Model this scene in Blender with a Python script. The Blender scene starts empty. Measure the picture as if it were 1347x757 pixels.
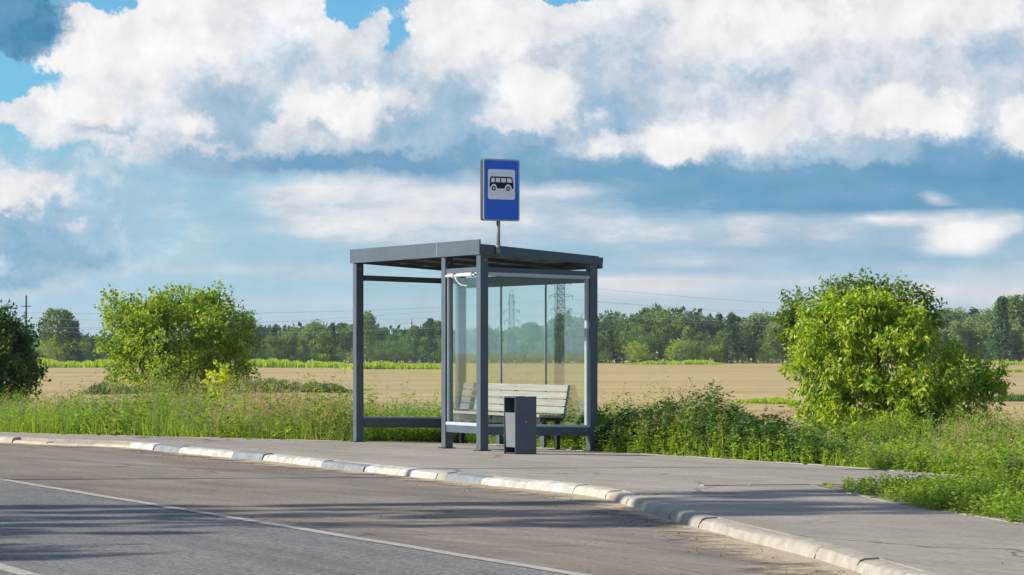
import bpy, bmesh, math, random
import numpy as np
from mathutils import Vector, Matrix, geometry

# ------------------------------------------------------------------ camera
F = 3470.0; W0, H0 = 1347.0, 757.0; CX = 673.5; HY = 460.0; EYE = 1.3
SC = bpy.context.scene
COL = SC.collection
cam_d = bpy.data.cameras.new('camera'); cam = bpy.data.objects.new('camera', cam_d); COL.objects.link(cam)
cam.location = (0, 0, EYE); cam.rotation_euler = (math.radians(90), 0, 0)
cam_d.sensor_width = 36; cam_d.lens = 36*F/W0; cam_d.shift_y = (HY-H0/2)/W0
cam_d.clip_end = 9000; cam_d.clip_start = 0.1
SC.camera = cam
SC.view_settings.view_transform = 'Standard'; SC.view_settings.look = 'None'
SC.view_settings.gamma = 1; SC.view_settings.use_curve_mapping = False
EXPO = 0.75
SC.view_settings.exposure = EXPO
SC.render.resolution_x = 1024; SC.render.resolution_y = 575
SC.cycles.max_bounces = 8; SC.cycles.transparent_max_bounces = 12

SUN_EL = math.radians(26); SUN_PHI = math.radians(7)     # light travels along (cos, sin, .)
sun_d = bpy.data.lights.new('sun', 'SUN'); sun_d.energy = 4.6; sun_d.angle = math.radians(0.5)
sun_d.color = (1.0, 0.93, 0.80)
sun = bpy.data.objects.new('sun', sun_d); COL.objects.link(sun)
to_sun = Vector((-math.cos(SUN_PHI)*math.cos(SUN_EL), -math.sin(SUN_PHI)*math.cos(SUN_EL), math.sin(SUN_EL)))
sun.rotation_euler = to_sun.to_track_quat('Z', 'Y').to_euler()
sun.location = (-60, -10, 40)

def lin(c):
    return tuple(((v/255)/12.92 if v/255 <= .04045 else ((v/255+.055)/1.055)**2.4) for v in c)

# ------------------------------------------------------------------ sky
SKYMUL = (.038, .074, .091); RELIEF = 1.0
def CLOUDS(Wh, Wg, LG, G, B, D, DD, LB):
    return [
     # veil thickening to the horizon
     ((673, 470), (1800, 150), (190, 208, 222), .85, .5), ((673, 470), (1800, 60), (196, 208, 220), .6, .5), ((200, 300), (520, 120), (156, 203, 223), .7, .6),
     # left low cloud
     ((90, 300), (150, 90), (160, 206, 226), .5, .5), ((15, 300), (92, 78), (136, 184, 208), 1, .12), ((20, 345), (122, 27), (126, 178, 204), 1, .15), ((75, 290), (34, 40), (140, 187, 210), 1, .2), ((30, 240), (70, 18), Wg, 1, .15), ((5, 262), (52, 22), Wh, 1, .3), ((60, 250), (40, 14), Wh, .9, .3), ((100, 257), (18, 10), LG, .9, .4), ((102, 290), (24, 8), LG, .8, .4),
     ((142, 343), (14, 10), (122, 176, 206), .9, .4), ((8, 350), (14, 8), Wg, .8, .4), ((235, 296), (34, 6), LG, .6, .5), ((320, 303), (40, 8), LG, .5, .5), ((112, 214), (14, 6), LG, .5, .5),
     ((300, 354), (300, 6), LG, .45, .6), ((60, 378), (120, 7), LG, .5, .5), ((420, 392), (160, 8), LG, .5, .6),
     # ranks low on the right
     ((1080, 345), (480, 22), (158, 194, 214), .9, .4), ((870, 372), (110, 14), (230, 226, 230), .95, .35), ((1010, 366), (100, 10), LG, .8, .4), ((1290, 385), (110, 16), (222, 220, 228), .85, .4), ((960, 345), (150, 5), LG, .9, .4), ((1250, 352), (120, 6), (190, 206, 220), .7, .4),
     # mid right
     ((1130, 310), (280, 34), (158, 192, 213), 1, .25), ((860, 300), (160, 26), (186, 207, 220), .9, .4), ((850, 300), (110, 5), LG, .6, .5), ((990, 304), (36, 17), LG, 1, .3), ((1060, 302), (60, 22), G, .9, .4), ((1190, 288), (70, 10), Wh, 1, .25), ((1245, 312), (58, 23), Wh, 1, .25), ((1300, 296), (22, 12), Wg, .9, .4), ((1160, 308), (50, 14), (165, 194, 214), .95, .35), ((1130, 336), (240, 6), (140, 184, 208), .8, .4),
     # behind the sign
     ((570, 275), (230, 48), (212, 220, 228), 1, .2), ((400, 262), (60, 22), LG, .9, .35), ((470, 252), (120, 14), Wg, .8, .4), ((640, 245), (110, 12), (200, 212, 224), .8, .5), ((440, 300), (70, 18), (214, 220, 227), .8, .5), ((540, 300), (120, 14), Wg, .7, .5),
     ((760, 255), (110, 24), LG, 1, .3), ((745, 240), (60, 12), Wh, .9, .4), ((720, 280), (90, 10), (200, 212, 222), .7, .5), ((700, 310), (200, 12), (186, 206, 220), .8, .4), ((860, 262), (90, 26), (150, 186, 208), .8, .5),
     ((1120, 262), (330, 22), D, 1, .2), ((940, 272), (100, 14), (110, 164, 198), .9, .4), ((1240, 276), (200, 12), (100, 154, 192), .9, .4), ((1225, 266), (13, 8), Wh, .8, .3),
     # great right mass
     ((560, 216), (300, 20), (112, 162, 196), 1, .2), ((1040, 226), (440, 26), D, 1, .2), ((1290, 222), (130, 26), (90, 148, 190), 1, .3),
     ((680, 120), (170, 80), (165, 192, 213), 1, .15), ((840, 110), (200, 90), (190, 204, 219), 1, .15), ((1150, 100), (300, 110), (214, 220, 230), 1, .12), ((1330, 90), (120, 100), (202, 210, 225), 1, .2), ((1000, 0), (520, 60), Wg, 1, .2),
     ((620, 40), (92, 52), Wh, 1, .2), ((590, 88), (60, 16), Wg, 1, .3), ((665, 100), (50, 30), Wg, .8, .5), ((740, 25), (60, 34), Wg, .9, .4), ((960, 35), (120, 40), Wh, .8, .5), ((1120, 25), (130, 36), Wh, .6, .5), ((1230, 30), (90, 26), Wh, .6, .5),
     ((800, 105), (60, 40), (188, 202, 217), .9, .5), ((840, 40), (40, 22), (186, 206, 224), .8, .5), ((990, 108), (50, 12), (176, 194, 214), .9, .5), ((900, 100), (60, 18), (196, 206, 220), .7, .5), ((1300, 82), (30, 8), (164, 186, 212), .8, .5), ((1230, 110), (60, 26), (206, 213, 226), .8, .5),
     ((590, 165), (76, 38), (160, 190, 211), .95, .6), ((790, 165), (46, 40), (146, 184, 210), .95, .35), ((700, 205), (150, 22), (122, 170, 202), .95, .3),
     ((705, 130), (52, 44), Wh, 1, .3), ((660, 160), (40, 20), Wg, .9, .4), ((785, 162), (14, 10), Wg, .8, .4), ((803, 193), (34, 14), Wh, .95, .3), ((750, 192), (18, 9), Wg, .7, .4),
     ((990, 180), (140, 36), Wh, 1, .18), ((1000, 210), (170, 10), (176, 197, 214), .9, .6), ((890, 190), (46, 28), Wh, 1, .2), ((1060, 160), (90, 30), Wg, .9, .4), ((950, 150), (60, 14), (208, 214, 224), .8, .5), ((1110, 200), (80, 18), (180, 200, 216), .95, .35), ((1200, 155), (74, 36), Wh, 1, .25), ((1180, 195), (70, 16), (170, 194, 214), .95, .4), ((1265, 205), (60, 26), (112, 162, 198), .9, .4), ((1335, 172), (36, 34), Wh, 1, .25),
     # great left heap
     ((470, 100), (90, 80), (186, 205, 222), 1, .15), ((400, 195), (180, 22), (176, 198, 215), 1, .2), ((440, 217), (180, 15), (110, 158, 192), 1, .25),
     ((90, 160), (110, 25), Wg, 1, .12), ((110, 110), (60, 60), Wh, 1, .12), ((180, 110), (120, 80), Wh, 1, .12), ((270, 60), (130, 100), Wh, 1, .12), ((380, 40), (80, 80), (230, 233, 240), 1, .15), ((125, 42), (34, 34), Wh, 1, .2), ((220, 20), (50, 40), Wh, 1, .2), ((200, 195), (70, 14), Wg, 1, .25),
     ((170, 120), (30, 20), (222, 226, 234), .8, .5), ((250, 110), (60, 24), (214, 220, 230), .8, .5), ((390, 95), (56, 34), (186, 209, 228), .95, .6), ((150, 172), (50, 9), (178, 197, 214), .9, .4), ((305, 150), (62, 38), (158, 188, 210), .95, .6), ((220, 150), (50, 18), (204, 212, 223), .8, .5), ((252, 163), (22, 16), Wh, 1, .3), ((340, 185), (50, 12), (150, 182, 206), .9, .4), ((270, 196), (90, 9), LG, .9, .4),
     ((290, 218), (70, 12), (136, 174, 202), .9, .4), ((440, 150), (70, 42), Wh, 1, .2), ((400, 178), (60, 18), Wg, 1, .3), ((440, 182), (70, 9), (192, 206, 219), .8, .4), ((425, 172), (26, 8), (176, 196, 214), .8, .5), ((520, 140), (34, 22), Wg, .9, .4), ((520, 172), (34, 20), (150, 183, 207), .9, .4), ((458, 60), (36, 34), Wg, .9, .4), ((495, 25), (24, 10), Wg, .9, .4),
     ((474, 6), (44, 24), None, 1, .25), ((520, 40), (16, 32), None, .95, .3), ((155, 0), (34, 18), None, 1, .25), ((30, 108), (60, 16), None, .8, .4), ((740, -6), (40, 10), None, .9, .4), ((505, 24), (20, 9), Wg, .85, .4),
     # dark scrap in the corner
     ((25, 35), (66, 52), DD, 1, .12), ((0, 10), (50, 30), (86, 142, 180), .8, .5),
    ]
def build_world():
    w = bpy.data.worlds.new('World'); w.use_nodes = True
    nt = w.node_tree; nt.nodes.clear(); N = nt.nodes; L = nt.links
    def nd(t, **k):
        n = N.new(t)
        for a, b in k.items(): setattr(n, a, b)
        return n
    def math_(op, a, b=None, c=None):
        n = nd('ShaderNodeMath', operation=op)
        for i, v in enumerate((a, b, c)):
            if v is None: continue
            if isinstance(v, (int, float)): n.inputs[i].default_value = v
            else: L.new(v, n.inputs[i])
        return n.outputs[0]
    def vmath(op, a, b=None):
        n = nd('ShaderNodeVectorMath', operation=op)
        for i, v in enumerate((a, b)):
            if v is None: continue
            if isinstance(v, tuple): n.inputs[i].default_value = v
            else: L.new(v, n.inputs[i])
        return n.outputs['Value'] if op in ('LENGTH', 'DOT_PRODUCT') else n.outputs[0]
    tc = nd('ShaderNodeTexCoord'); sep = nd('ShaderNodeSeparateXYZ'); L.new(tc.outputs['Generated'], sep.inputs[0])
    az = math_('ARCTAN2', sep.outputs[0], sep.outputs[1])
    el = math_('ARCSINE', sep.outputs[2])
    com = nd('ShaderNodeCombineXYZ')
    L.new(math_('MULTIPLY', az, 34.7), com.inputs[0]); L.new(math_('MULTIPLY', el, 34.7), com.inputs[1])
    P = com.outputs[0]            # about 1.65 degrees per unit
    def noise(vec, scale, detail, rough, off=(0, 0, 0), lac=2.1):
        n = nd('ShaderNodeTexNoise'); n.noise_dimensions = '3D'
        n.inputs['Scale'].default_value = scale; n.inputs['Detail'].default_value = detail
        n.inputs['Roughness'].default_value = rough; n.inputs['Lacunarity'].default_value = lac
        mp = nd('ShaderNodeMapping'); L.new(vec, mp.inputs['Vector']); mp.inputs['Rotation'].default_value = (.62, .48, .71); L.new(vmath('ADD', mp.outputs[0], off), n.inputs['Vector']); return n
    n1 = noise(P, 1.5, 8, .70); n3 = noise(vmath('MULTIPLY', P, (.30, 1.5, 1)), 1.0, 5, .56, (3, 9, 2))
    wa = vmath('MULTIPLY', vmath('SUBTRACT', n1.outputs['Color'], (.5, .5, .5)), (.95, .85, 0))
    wf = vmath('MULTIPLY', vmath('SUBTRACT', n3.outputs['Color'], (.5, .5, .5)), (.9, .26, 0))
    sp_ = nd('ShaderNodeSeparateXYZ'); L.new(P, sp_.inputs[0])
    low = nd('ShaderNodeMapRange'); low.interpolation_type = 'SMOOTHSTEP'; L.new(sp_.outputs[1], low.inputs['Value'])
    low.inputs['From Min'].default_value = 1.9; low.inputs['From Max'].default_value = 2.7
    lf = nd('ShaderNodeMapRange'); lf.interpolation_type = 'SMOOTHSTEP'; L.new(sp_.outputs[0], lf.inputs['Value']); lf.inputs['From Min'].default_value = -4.4; lf.inputs['From Max'].default_value = -5.2
    mw = nd('ShaderNodeMix', data_type='VECTOR'); L.new(math_('MAXIMUM', low.outputs[0], lf.outputs[0]), mw.inputs[0]); L.new(wf, mw.inputs[4]); L.new(wa, mw.inputs[5])
    Q = nd('ShaderNodeSeparateXYZ'); L.new(vmath('ADD', P, mw.outputs[1]), Q.inputs[0])
    sky = nd('ShaderNodeTexSky'); sky.sky_type = 'NISHITA'; sky.sun_disc = False
    sky.sun_elevation = SUN_EL; sky.sun_rotation = math.atan2(to_sun.x, to_sun.y)
    sky.altitude = 100; sky.air_density = 1.0; sky.dust_density = 0.4; sky.ozone_density = 3.0
    mul = nd('ShaderNodeVectorMath', operation='MULTIPLY'); L.new(sky.outputs[0], mul.inputs[0])
    mul.inputs[1].default_value = SKYMUL
    K = 2**(-EXPO)
    # coarse table of cloud colours and cover: NC columns by NR rows of heading and height
    NC, NR = 94, 34; X0, DX = -40., 15.4; Y0, DY = -14., 13.2
    gx = X0+DX*np.arange(NC)[None, :]; gy = Y0+DY*np.arange(NR)[:, None]
    col = np.zeros((NR, NC, 3)); cov = np.zeros((NR, NC))
    Wh = (243, 243, 244); Wg = (224, 228, 234); LG = (205, 213, 222); G = (180, 200, 217); B = (146, 182, 206); D = (104, 162, 194); DD = (68, 134, 174); LB = (150, 193, 216)
    for (cx, cy), (rx, ry), c, a, soft in CLOUDS(Wh, Wg, LG, G, B, D, DD, LB):
        d = np.sqrt(((gx-cx)/rx)**2+((gy-cy)/ry)**2); t = np.clip((1+soft-d)/(2*soft), 0, 1); al = a*t*t*(3-2*t)
        if c is None: cov = cov*(1-al); continue
        lc = np.array(lin(c)); nc = al+cov*(1-al)
        col = np.where(nc[..., None] > 1e-4, (lc*al[..., None]+col*(cov*(1-al))[..., None])/np.maximum(nc, 1e-4)[..., None], lc); cov = nc
    tx = math_('MULTIPLY', math_('ADD', Q.outputs[0], (CX-X0)/100), 100/(DX*(NC-1)))
    tx = math_('PINGPONG', tx, 1.0)
    t2x = math_('MULTIPLY', tx, 3.0); t2b = math_('SUBTRACT', t2x, 1.0); t2c = math_('SUBTRACT', t2x, 2.0); side = math_('GREATER_THAN', t2x, 1.0); side2 = math_('GREATER_THAN', t2x, 2.0)
    yy = math_('DIVIDE', math_('SUBTRACT', (HY-Y0)/100, Q.outputs[1]), DY/100)      # row number
    curC = curA = None
    for j in range(NR):
        g = bpy.data.node_groups.new('cloud_row', 'ShaderNodeTree')
        for nm in ('A', 'B', 'C'): g.interface.new_socket(nm, in_out='INPUT', socket_type='NodeSocketFloat')
        g.interface.new_socket('Color', in_out='OUTPUT', socket_type='NodeSocketColor'); g.interface.new_socket('Cover', in_out='OUTPUT', socket_type='NodeSocketFloat')
        gi = g.nodes.new('NodeGroupInput'); go = g.nodes.new('NodeGroupOutput'); cc = ca = None
        for q in range(3):
            r = g.nodes.new('ShaderNodeValToRGB'); r.color_ramp.interpolation = 'B_SPLINE'; e = r.color_ramp.elements
            cl, al = col[j, 31*q:31*q+32], cov[j, 31*q:31*q+32]
            e[1].position = 1.0
            for k in range(1, 31): e.new(k/31)
            for k in range(32): e[k].color = (*[float(v)*K for v in cl[k]], float(al[k]))
            g.links.new(gi.outputs[q], r.inputs[0])
            if q == 0: cc, ca = r.outputs[0], r.outputs[1]; continue
            st = g.nodes.new('ShaderNodeMath'); st.operation = 'GREATER_THAN'; g.links.new(gi.outputs[q], st.inputs[0]); st.inputs[1].default_value = 0.
            m = g.nodes.new('ShaderNodeMix'); m.data_type = 'RGBA'; ma = g.nodes.new('ShaderNodeMix'); ma.data_type = 'FLOAT'
            g.links.new(st.outputs[0], m.inputs[0]); g.links.new(cc, m.inputs[6]); g.links.new(r.outputs[0], m.inputs[7])
            g.links.new(st.outputs[0], ma.inputs[0]); g.links.new(ca, ma.inputs[2]); g.links.new(r.outputs[1], ma.inputs[3]); cc, ca = m.outputs[2], ma.outputs[0]
        g.links.new(cc, go.inputs[0]); g.links.new(ca, go.inputs[1])
        m = nd('ShaderNodeGroup'); m.node_tree = g; L.new(t2x, m.inputs[0]); L.new(t2b, m.inputs[1]); L.new(t2c, m.inputs[2])
        if j == 0: curC, curA = m.outputs[0], m.outputs[1]; continue
        f = nd('ShaderNodeMapRange'); f.interpolation_type = 'LINEAR'; L.new(yy, f.inputs['Value'])
        f.inputs['From Min'].default_value = j-1.0; f.inputs['From Max'].default_value = j
        a1 = nd('ShaderNodeMix', data_type='RGBA'); L.new(f.outputs[0], a1.inputs[0]); L.new(curC, a1.inputs[6]); L.new(m.outputs[0], a1.inputs[7])
        a2 = nd('ShaderNodeMix', data_type='FLOAT'); L.new(f.outputs[0], a2.inputs[0]); L.new(curA, a2.inputs[2]); L.new(m.outputs[1], a2.inputs[3])
        curC, curA = a1.outputs[2], a2.outputs[0]
    # higher up than the picture: broken cloud
    up = nd('ShaderNodeMapRange'); up.interpolation_type = 'SMOOTHSTEP'; L.new(sp_.outputs[1], up.inputs['Value'])
    up.inputs['From Min'].default_value = 4.9; up.inputs['From Max'].default_value = 6.5
    brk = nd('ShaderNodeMapRange'); brk.interpolation_type = 'SMOOTHSTEP'; nb = noise(P, .16, 4, .6, (5, 5, 5)); L.new(nb.outputs['Fac'], brk.inputs['Value'])
    brk.inputs['From Min'].default_value = .46; brk.inputs['From Max'].default_value = .56
    a3 = nd('ShaderNodeMix', data_type='FLOAT'); L.new(up.outputs[0], a3.inputs[0]); L.new(curA, a3.inputs[2]); L.new(brk.outputs[0], a3.inputs[3])
    wcol = nd('ShaderNodeMix', data_type='RGBA'); L.new(up.outputs[0], wcol.inputs[0]); L.new(curC, wcol.inputs[6]); wcol.inputs[7].default_value = (.55*K, .6*K, .68*K, 1)
    # steeper steps between the tones, their borders broken by noise: the heads of the heaps
    e1 = noise(P, 2.4, 8, .62, (9, 4, 2)).outputs['Fac']; e2 = noise(vmath('MULTIPLY', P, (.55, 1.7, 1)), 1.8, 7, .60, (4, 1, 8)).outputs['Fac']
    em = nd('ShaderNodeMix', data_type='FLOAT'); L.new(math_('MAXIMUM', low.outputs[0], lf.outputs[0]), em.inputs[0]); L.new(e2, em.inputs[2]); L.new(e1, em.inputs[3])
    ehc = math_('SUBTRACT', em.outputs[0], .5)
    cz = nd('ShaderNodeMapRange'); cz.interpolation_type = 'SMOOTHSTEP'; L.new(sp_.outputs[1], cz.inputs['Value']); cz.inputs['From Min'].default_value = .5; cz.inputs['From Max'].default_value = 1.6
    l0 = nd('ShaderNodeRGBToBW'); L.new(curC, l0.inputs[0]); pl = math_('POWER', math_('MULTIPLY', l0.outputs[0], 1/K), 1/2.2)
    pn = math_('ADD', pl, math_('ADD', math_('MULTIPLY', ehc, .48), .012))
    pr = nd('ShaderNodeValToRGB'); L.new(pn, pr.inputs[0]); e = pr.color_ramp.elements; pr.color_ramp.interpolation = 'EASE'
    steps = [(.44, DD), (.55, D), (.63, (118, 167, 199)), (.70, (150, 184, 208)), (.775, (170, 195, 214)), (.835, (203, 212, 223)), (.875, (224, 228, 234)), (.955, (246, 245, 244))]
    while len(e) < len(steps): e.new(.5)
    for el_, (pp, cc_) in zip(e, steps): el_.position = pp; c_ = lin(cc_); el_.color = (c_[0]*K, c_[1]*K, c_[2]*K, 1)
    cm = nd('ShaderNodeMix', data_type='RGBA'); L.new(math_('MULTIPLY', low.outputs[0], .62), cm.inputs[0]) if False else L.new(math_('MULTIPLY', cz.outputs[0], .6), cm.inputs[0])
    L.new(curC, cm.inputs[6]); L.new(pr.outputs[0], cm.inputs[7]); curC = cm.outputs[2]
    cr_ = nd('ShaderNodeMapRange'); cr_.interpolation_type = 'SMOOTHSTEP'; L.new(math_('ADD', curA, math_('MULTIPLY', ehc, .9)), cr_.inputs['Value'])
    cr_.inputs['From Min'].default_value = .30; cr_.inputs['From Max'].default_value = .74
    am = nd('ShaderNodeMix', data_type='FLOAT'); L.new(math_('MAXIMUM', low.outputs[0], lf.outputs[0]), am.inputs[0]); L.new(curA, am.inputs[2]); L.new(cr_.outputs[0], am.inputs[3]); curA = am.outputs[0]
    L.new(curC, wcol.inputs[6]); L.new(curA, a3.inputs[2])
    # crumpled surface of the heaps: the same noise a little nearer to the sun
    ra = noise(P, 1.6, 5, .5, (2, 2, 5)); rb = noise(vmath('ADD', P, (-.10, .08, 0)), 1.6, 5, .5, (2, 2, 5))
    rc = noise(P, .95, 3, .5, (1, 7, 3)); rd = noise(vmath('ADD', P, (-.22, .20, 0)), .95, 3, .5, (1, 7, 3))
    rel = math_('ADD', math_('SUBTRACT', ra.outputs['Fac'], rb.outputs['Fac']), math_('MULTIPLY', math_('SUBTRACT', rc.outputs['Fac'], rd.outputs['Fac']), 1.1))
    lum = nd('ShaderNodeRGBToBW'); L.new(curC, lum.inputs[0])
    fac = math_('ADD', 1.0, math_('MULTIPLY', rel, math_('MULTIPLY', math_('POWER', lum.outputs[0], 1.5), RELIEF)))
    sc = nd('ShaderNodeVectorMath', operation='SCALE'); L.new(wcol.outputs[2], sc.inputs[0]); L.new(fac, sc.inputs['Scale'])
    fin = nd('ShaderNodeMix', data_type='RGBA'); L.new(a3.outputs[0], fin.inputs[0]); L.new(mul.outputs[0], fin.inputs[6]); L.new(sc.outputs[0], fin.inputs[7])
    bg = nd('ShaderNodeBackground'); L.new(fin.outputs[2], bg.inputs[0]); bg.inputs[1].default_value = 1.0
    out = nd('ShaderNodeOutputWorld'); L.new(bg.outputs[0], out.inputs[0])
    SC.world = w
    w.cycles.sampling_method = 'MANUAL'; w.cycles.sample_map_resolution = 512
build_world()

# ------------------------------------------------------------------ materials
MATS = {}
class NT:
    def __init__(s, name):
        s.m = bpy.data.materials.new(name); s.m.use_nodes = True; s.nt = s.m.node_tree; s.nt.nodes.clear()
        s.out = s.nt.nodes.new('ShaderNodeOutputMaterial'); MATS[name] = s.m
    def n(s, t, ins=None, **k):
        n = s.nt.nodes.new(t)
        for a, b in k.items(): setattr(n, a, b)
        for a, b in (ins or {}).items():
            if isinstance(b, bpy.types.NodeSocket): s.nt.links.new(b, n.inputs[a])
            else: n.inputs[a].default_value = b
        return n
    def noise(s, vec, scale, detail=5, rough=.55, dim='3D'):
        return s.n('ShaderNodeTexNoise', {'Vector': vec, 'Scale': scale, 'Detail': detail, 'Roughness': rough}).outputs['Fac']
    def ramp(s, fac, pts):
        r = s.n('ShaderNodeValToRGB', {'Fac': fac}); e = r.color_ramp.elements
        while len(e) < len(pts): e.new(.5)
        for el, (p, c) in zip(e, pts):
            el.position = p; el.color = (c[0], c[1], c[2], 1) if isinstance(c, tuple) else (c, c, c, 1)
        return r.outputs[0]
    def mix(s, f, a, b, mode='MIX'):
        n = s.n('ShaderNodeMix', data_type='RGBA', blend_type=mode)
        for i, v in ((0, f), (6, a), (7, b)):
            if isinstance(v, bpy.types.NodeSocket): s.nt.links.new(v, n.inputs[i])
            elif isinstance(v, tuple): n.inputs[i].default_value = (*v[:3], 1)
            else: n.inputs[i].default_value = v
        return n.outputs[2]
    def pos(s, scale=(1, 1, 1), rot=0):
        g = s.n('ShaderNodeNewGeometry')
        m = s.n('ShaderNodeMapping', {'Vector': g.outputs['Position'], 'Rotation': (0, 0, rot), 'Scale': scale})
        return m.outputs[0]
    def road(s, scale=(1, 1, 1), extra=0.):
        g = s.n('ShaderNodeNewGeometry')
        m = s.n('ShaderNodeMapping', {'Vector': g.outputs['Position'], 'Rotation': (0, 0, ROAD_ANG+extra)})
        return s.n('ShaderNodeMapping', {'Vector': m.outputs[0], 'Scale': scale}).outputs[0]
    def obj(s, scale=(1, 1, 1)):
        g = s.n('ShaderNodeTexCoord')
        return s.n('ShaderNodeMapping', {'Vector': g.outputs['Object'], 'Scale': scale}).outputs[0]
    def math(s, op, a, b=0.0):
        return s.n('ShaderNodeMath', {0: a, 1: b}, operation=op).outputs[0]
    def bump(s, h, strength=.3, dist=.02):
        return s.n('ShaderNodeBump', {'Height': h, 'Strength': strength, 'Distance': dist}).outputs[0]
    def bsdf(s, col, rough=.6, metal=0., spec=.5, normal=None, **k):
        d = {'Base Color': col if isinstance(col, bpy.types.NodeSocket) else (*col[:3], 1), 'Roughness': rough, 'Metallic': metal, 'Specular IOR Level': spec}
        if normal: d['Normal'] = normal
        d.update(k)
        b = s.n('ShaderNodeBsdfPrincipled', d); s.nt.links.new(b.outputs[0], s.out.inputs[0]); return b
    def surf(s, sock): s.nt.links.new(sock, s.out.inputs[0])

ROAD_ANG = math.atan2(-.47, .88)      # long direction of the road is (-.47,.88)
def M_road():
    t = NT('asphalt_lane'); p = t.pos()
    a = t.noise(t.road((1.6, .10, 1)), 1., 5, .62); b = t.noise(p, .45, 5, .6); c = t.noise(p, 26, 3, .75); d = t.noise(p, 95, 2, .7); e = t.noise(t.road((7, .25, 1)), 1., 4, .6)
    col = t.ramp(a, [(.3, (0.114, 0.110, 0.115)), (.5, (0.149, 0.144, 0.145)), (.7, (0.187, 0.181, 0.180))])
    col = t.mix(t.ramp(b, [(.4, 0.), (.7, .5)]), col, (0.187, 0.178, 0.171))
    col = t.mix(.8, col, t.ramp(e, [(.3, .82), (.5, 1.), (.7, 1.12)]), 'MULTIPLY')
    col = t.mix(1., col, t.ramp(c, [(.32, .55), (.5, 1.), (.7, 1.5)]), 'MULTIPLY')
    col = t.mix(1., col, t.ramp(d, [(.3, .6), (.52, 1.), (.72, 1.5)]), 'MULTIPLY')
    t.bsdf(col, .85, spec=.3, normal=t.bump(t.math('ADD', c, d), .6, .006))
M_road()
def M_bay():
    t = NT('asphalt_bay'); p = t.pos()
    a = t.noise(t.road((1.5, .09, 1), .05), 1., 6, .66); b = t.noise(p, .55, 6, .65); c = t.noise(p, 22, 3, .75); f = t.noise(t.road((3.2, .12, 1), -.22), 1., 5, .6); h = t.noise(t.road((.5, .16, 1), -.1), 1., 3, .5)
    col = t.ramp(a, [(.3, (0.141, 0.116, 0.098)), (.48, (0.193, 0.163, 0.140)), (.66, (0.263, 0.226, 0.194))])
    col = t.mix(t.ramp(f, [(.45, 0.), (.68, .65)]), col, (0.105, 0.092, 0.082))
    col = t.mix(t.ramp(h, [(.5, 0.), (.7, .45)]), col, (0.122, 0.105, 0.092))
    col = t.mix(t.ramp(b, [(.45, 0.), (.72, .5)]), col, (0.295, 0.248, 0.203))
    col = t.mix(1., col, t.ramp(c, [(.30, .7), (.5, 1.), (.7, 1.28)]), 'MULTIPLY')
    vd = t.n('ShaderNodeTexVoronoi', {'Vector': t.n('ShaderNodeVectorMath', {0: p, 1: t.n('ShaderNodeVectorMath', {0: t.n('ShaderNodeTexNoise', {'Vector': p, 'Scale': 1.6, 'Detail': 5.}).outputs['Color'], 1: (.9, .9, 0)}, operation='MULTIPLY').outputs[0]}, operation='ADD').outputs[0], 'Scale': .42}, feature='DISTANCE_TO_EDGE').outputs['Distance']
    ck = t.math('MULTIPLY', t.n('ShaderNodeMapRange', {'Value': vd, 'From Min': .012, 'From Max': .004}).outputs[0], t.ramp(t.noise(p, .33, 2), [(.48, 0.), (.56, .6)]))
    col = t.mix(ck, col, (0.047, 0.041, 0.036))
    t.bsdf(col, .9, spec=.2, normal=t.bump(c, .4, .005))
M_bay()
def M_pave():
    t = NT('asphalt_footway'); p = t.pos()
    a = t.noise(t.road((.9, .16, 1)), 1., 6, .6); c = t.noise(p, 20, 4, .75); d = t.noise(p, 1.9, 5, .65); e = t.noise(t.road((6, .3, 1)), 1., 4, .6)
    col = t.ramp(a, [(.3, (0.250, 0.220, 0.192)), (.55, (0.307, 0.273, 0.242)), (.75, (0.354, 0.317, 0.278))])
    col = t.mix(1., col, t.ramp(c, [(.3, .72), (.5, 1.), (.72, 1.22)]), 'MULTIPLY')
    col = t.mix(.8, col, t.ramp(d, [(.33, .84), (.5, 1.), (.7, 1.08)]), 'MULTIPLY')
    col = t.mix(.6, col, t.ramp(e, [(.33, .85), (.5, 1.), (.7, 1.1)]), 'MULTIPLY')
    vd = t.n('ShaderNodeTexVoronoi', {'Vector': t.n('ShaderNodeVectorMath', {0: p, 1: t.n('ShaderNodeVectorMath', {0: t.n('ShaderNodeTexNoise', {'Vector': p, 'Scale': 1.6, 'Detail': 5.}).outputs['Color'], 1: (.9, .9, 0)}, operation='MULTIPLY').outputs[0]}, operation='ADD').outputs[0], 'Scale': .34}, feature='DISTANCE_TO_EDGE').outputs['Distance']
    ck = t.math('MULTIPLY', t.n('ShaderNodeMapRange', {'Value': vd, 'From Min': .012, 'From Max': .004}).outputs[0], t.ramp(t.noise(p, .33, 2), [(.48, 0.), (.56, .6)]))
    col = t.mix(ck, col, (.05, .045, .04))
    t.bsdf(col, .92, spec=.2, normal=t.bump(c, .4, .004))
M_pave()
def M_simple(name, col, rough=.7, metal=0, spec=.4, var=.15, scale=6, bump=0, col2=None):
    t = NT(name); p = t.obj(); a = t.noise(p, scale, 5, .6)
    c2 = col2 or tuple(v*(1-2.2*var) for v in col)
    c = t.ramp(a, [(.3, c2), (.7, col)])
    t.bsdf(c, rough, metal, spec, normal=t.bump(t.noise(p, 32, 4, .6), bump, .005) if bump else None); return t
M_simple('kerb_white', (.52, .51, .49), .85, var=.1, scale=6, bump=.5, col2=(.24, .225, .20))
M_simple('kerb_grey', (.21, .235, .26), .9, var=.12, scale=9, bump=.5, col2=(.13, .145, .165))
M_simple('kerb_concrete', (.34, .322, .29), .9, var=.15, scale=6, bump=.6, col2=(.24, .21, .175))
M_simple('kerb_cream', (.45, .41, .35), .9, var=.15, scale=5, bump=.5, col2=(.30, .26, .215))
M_simple('edging', (.36, .335, .30), .9, var=.15, scale=4, col2=(.22, .20, .175))
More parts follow.
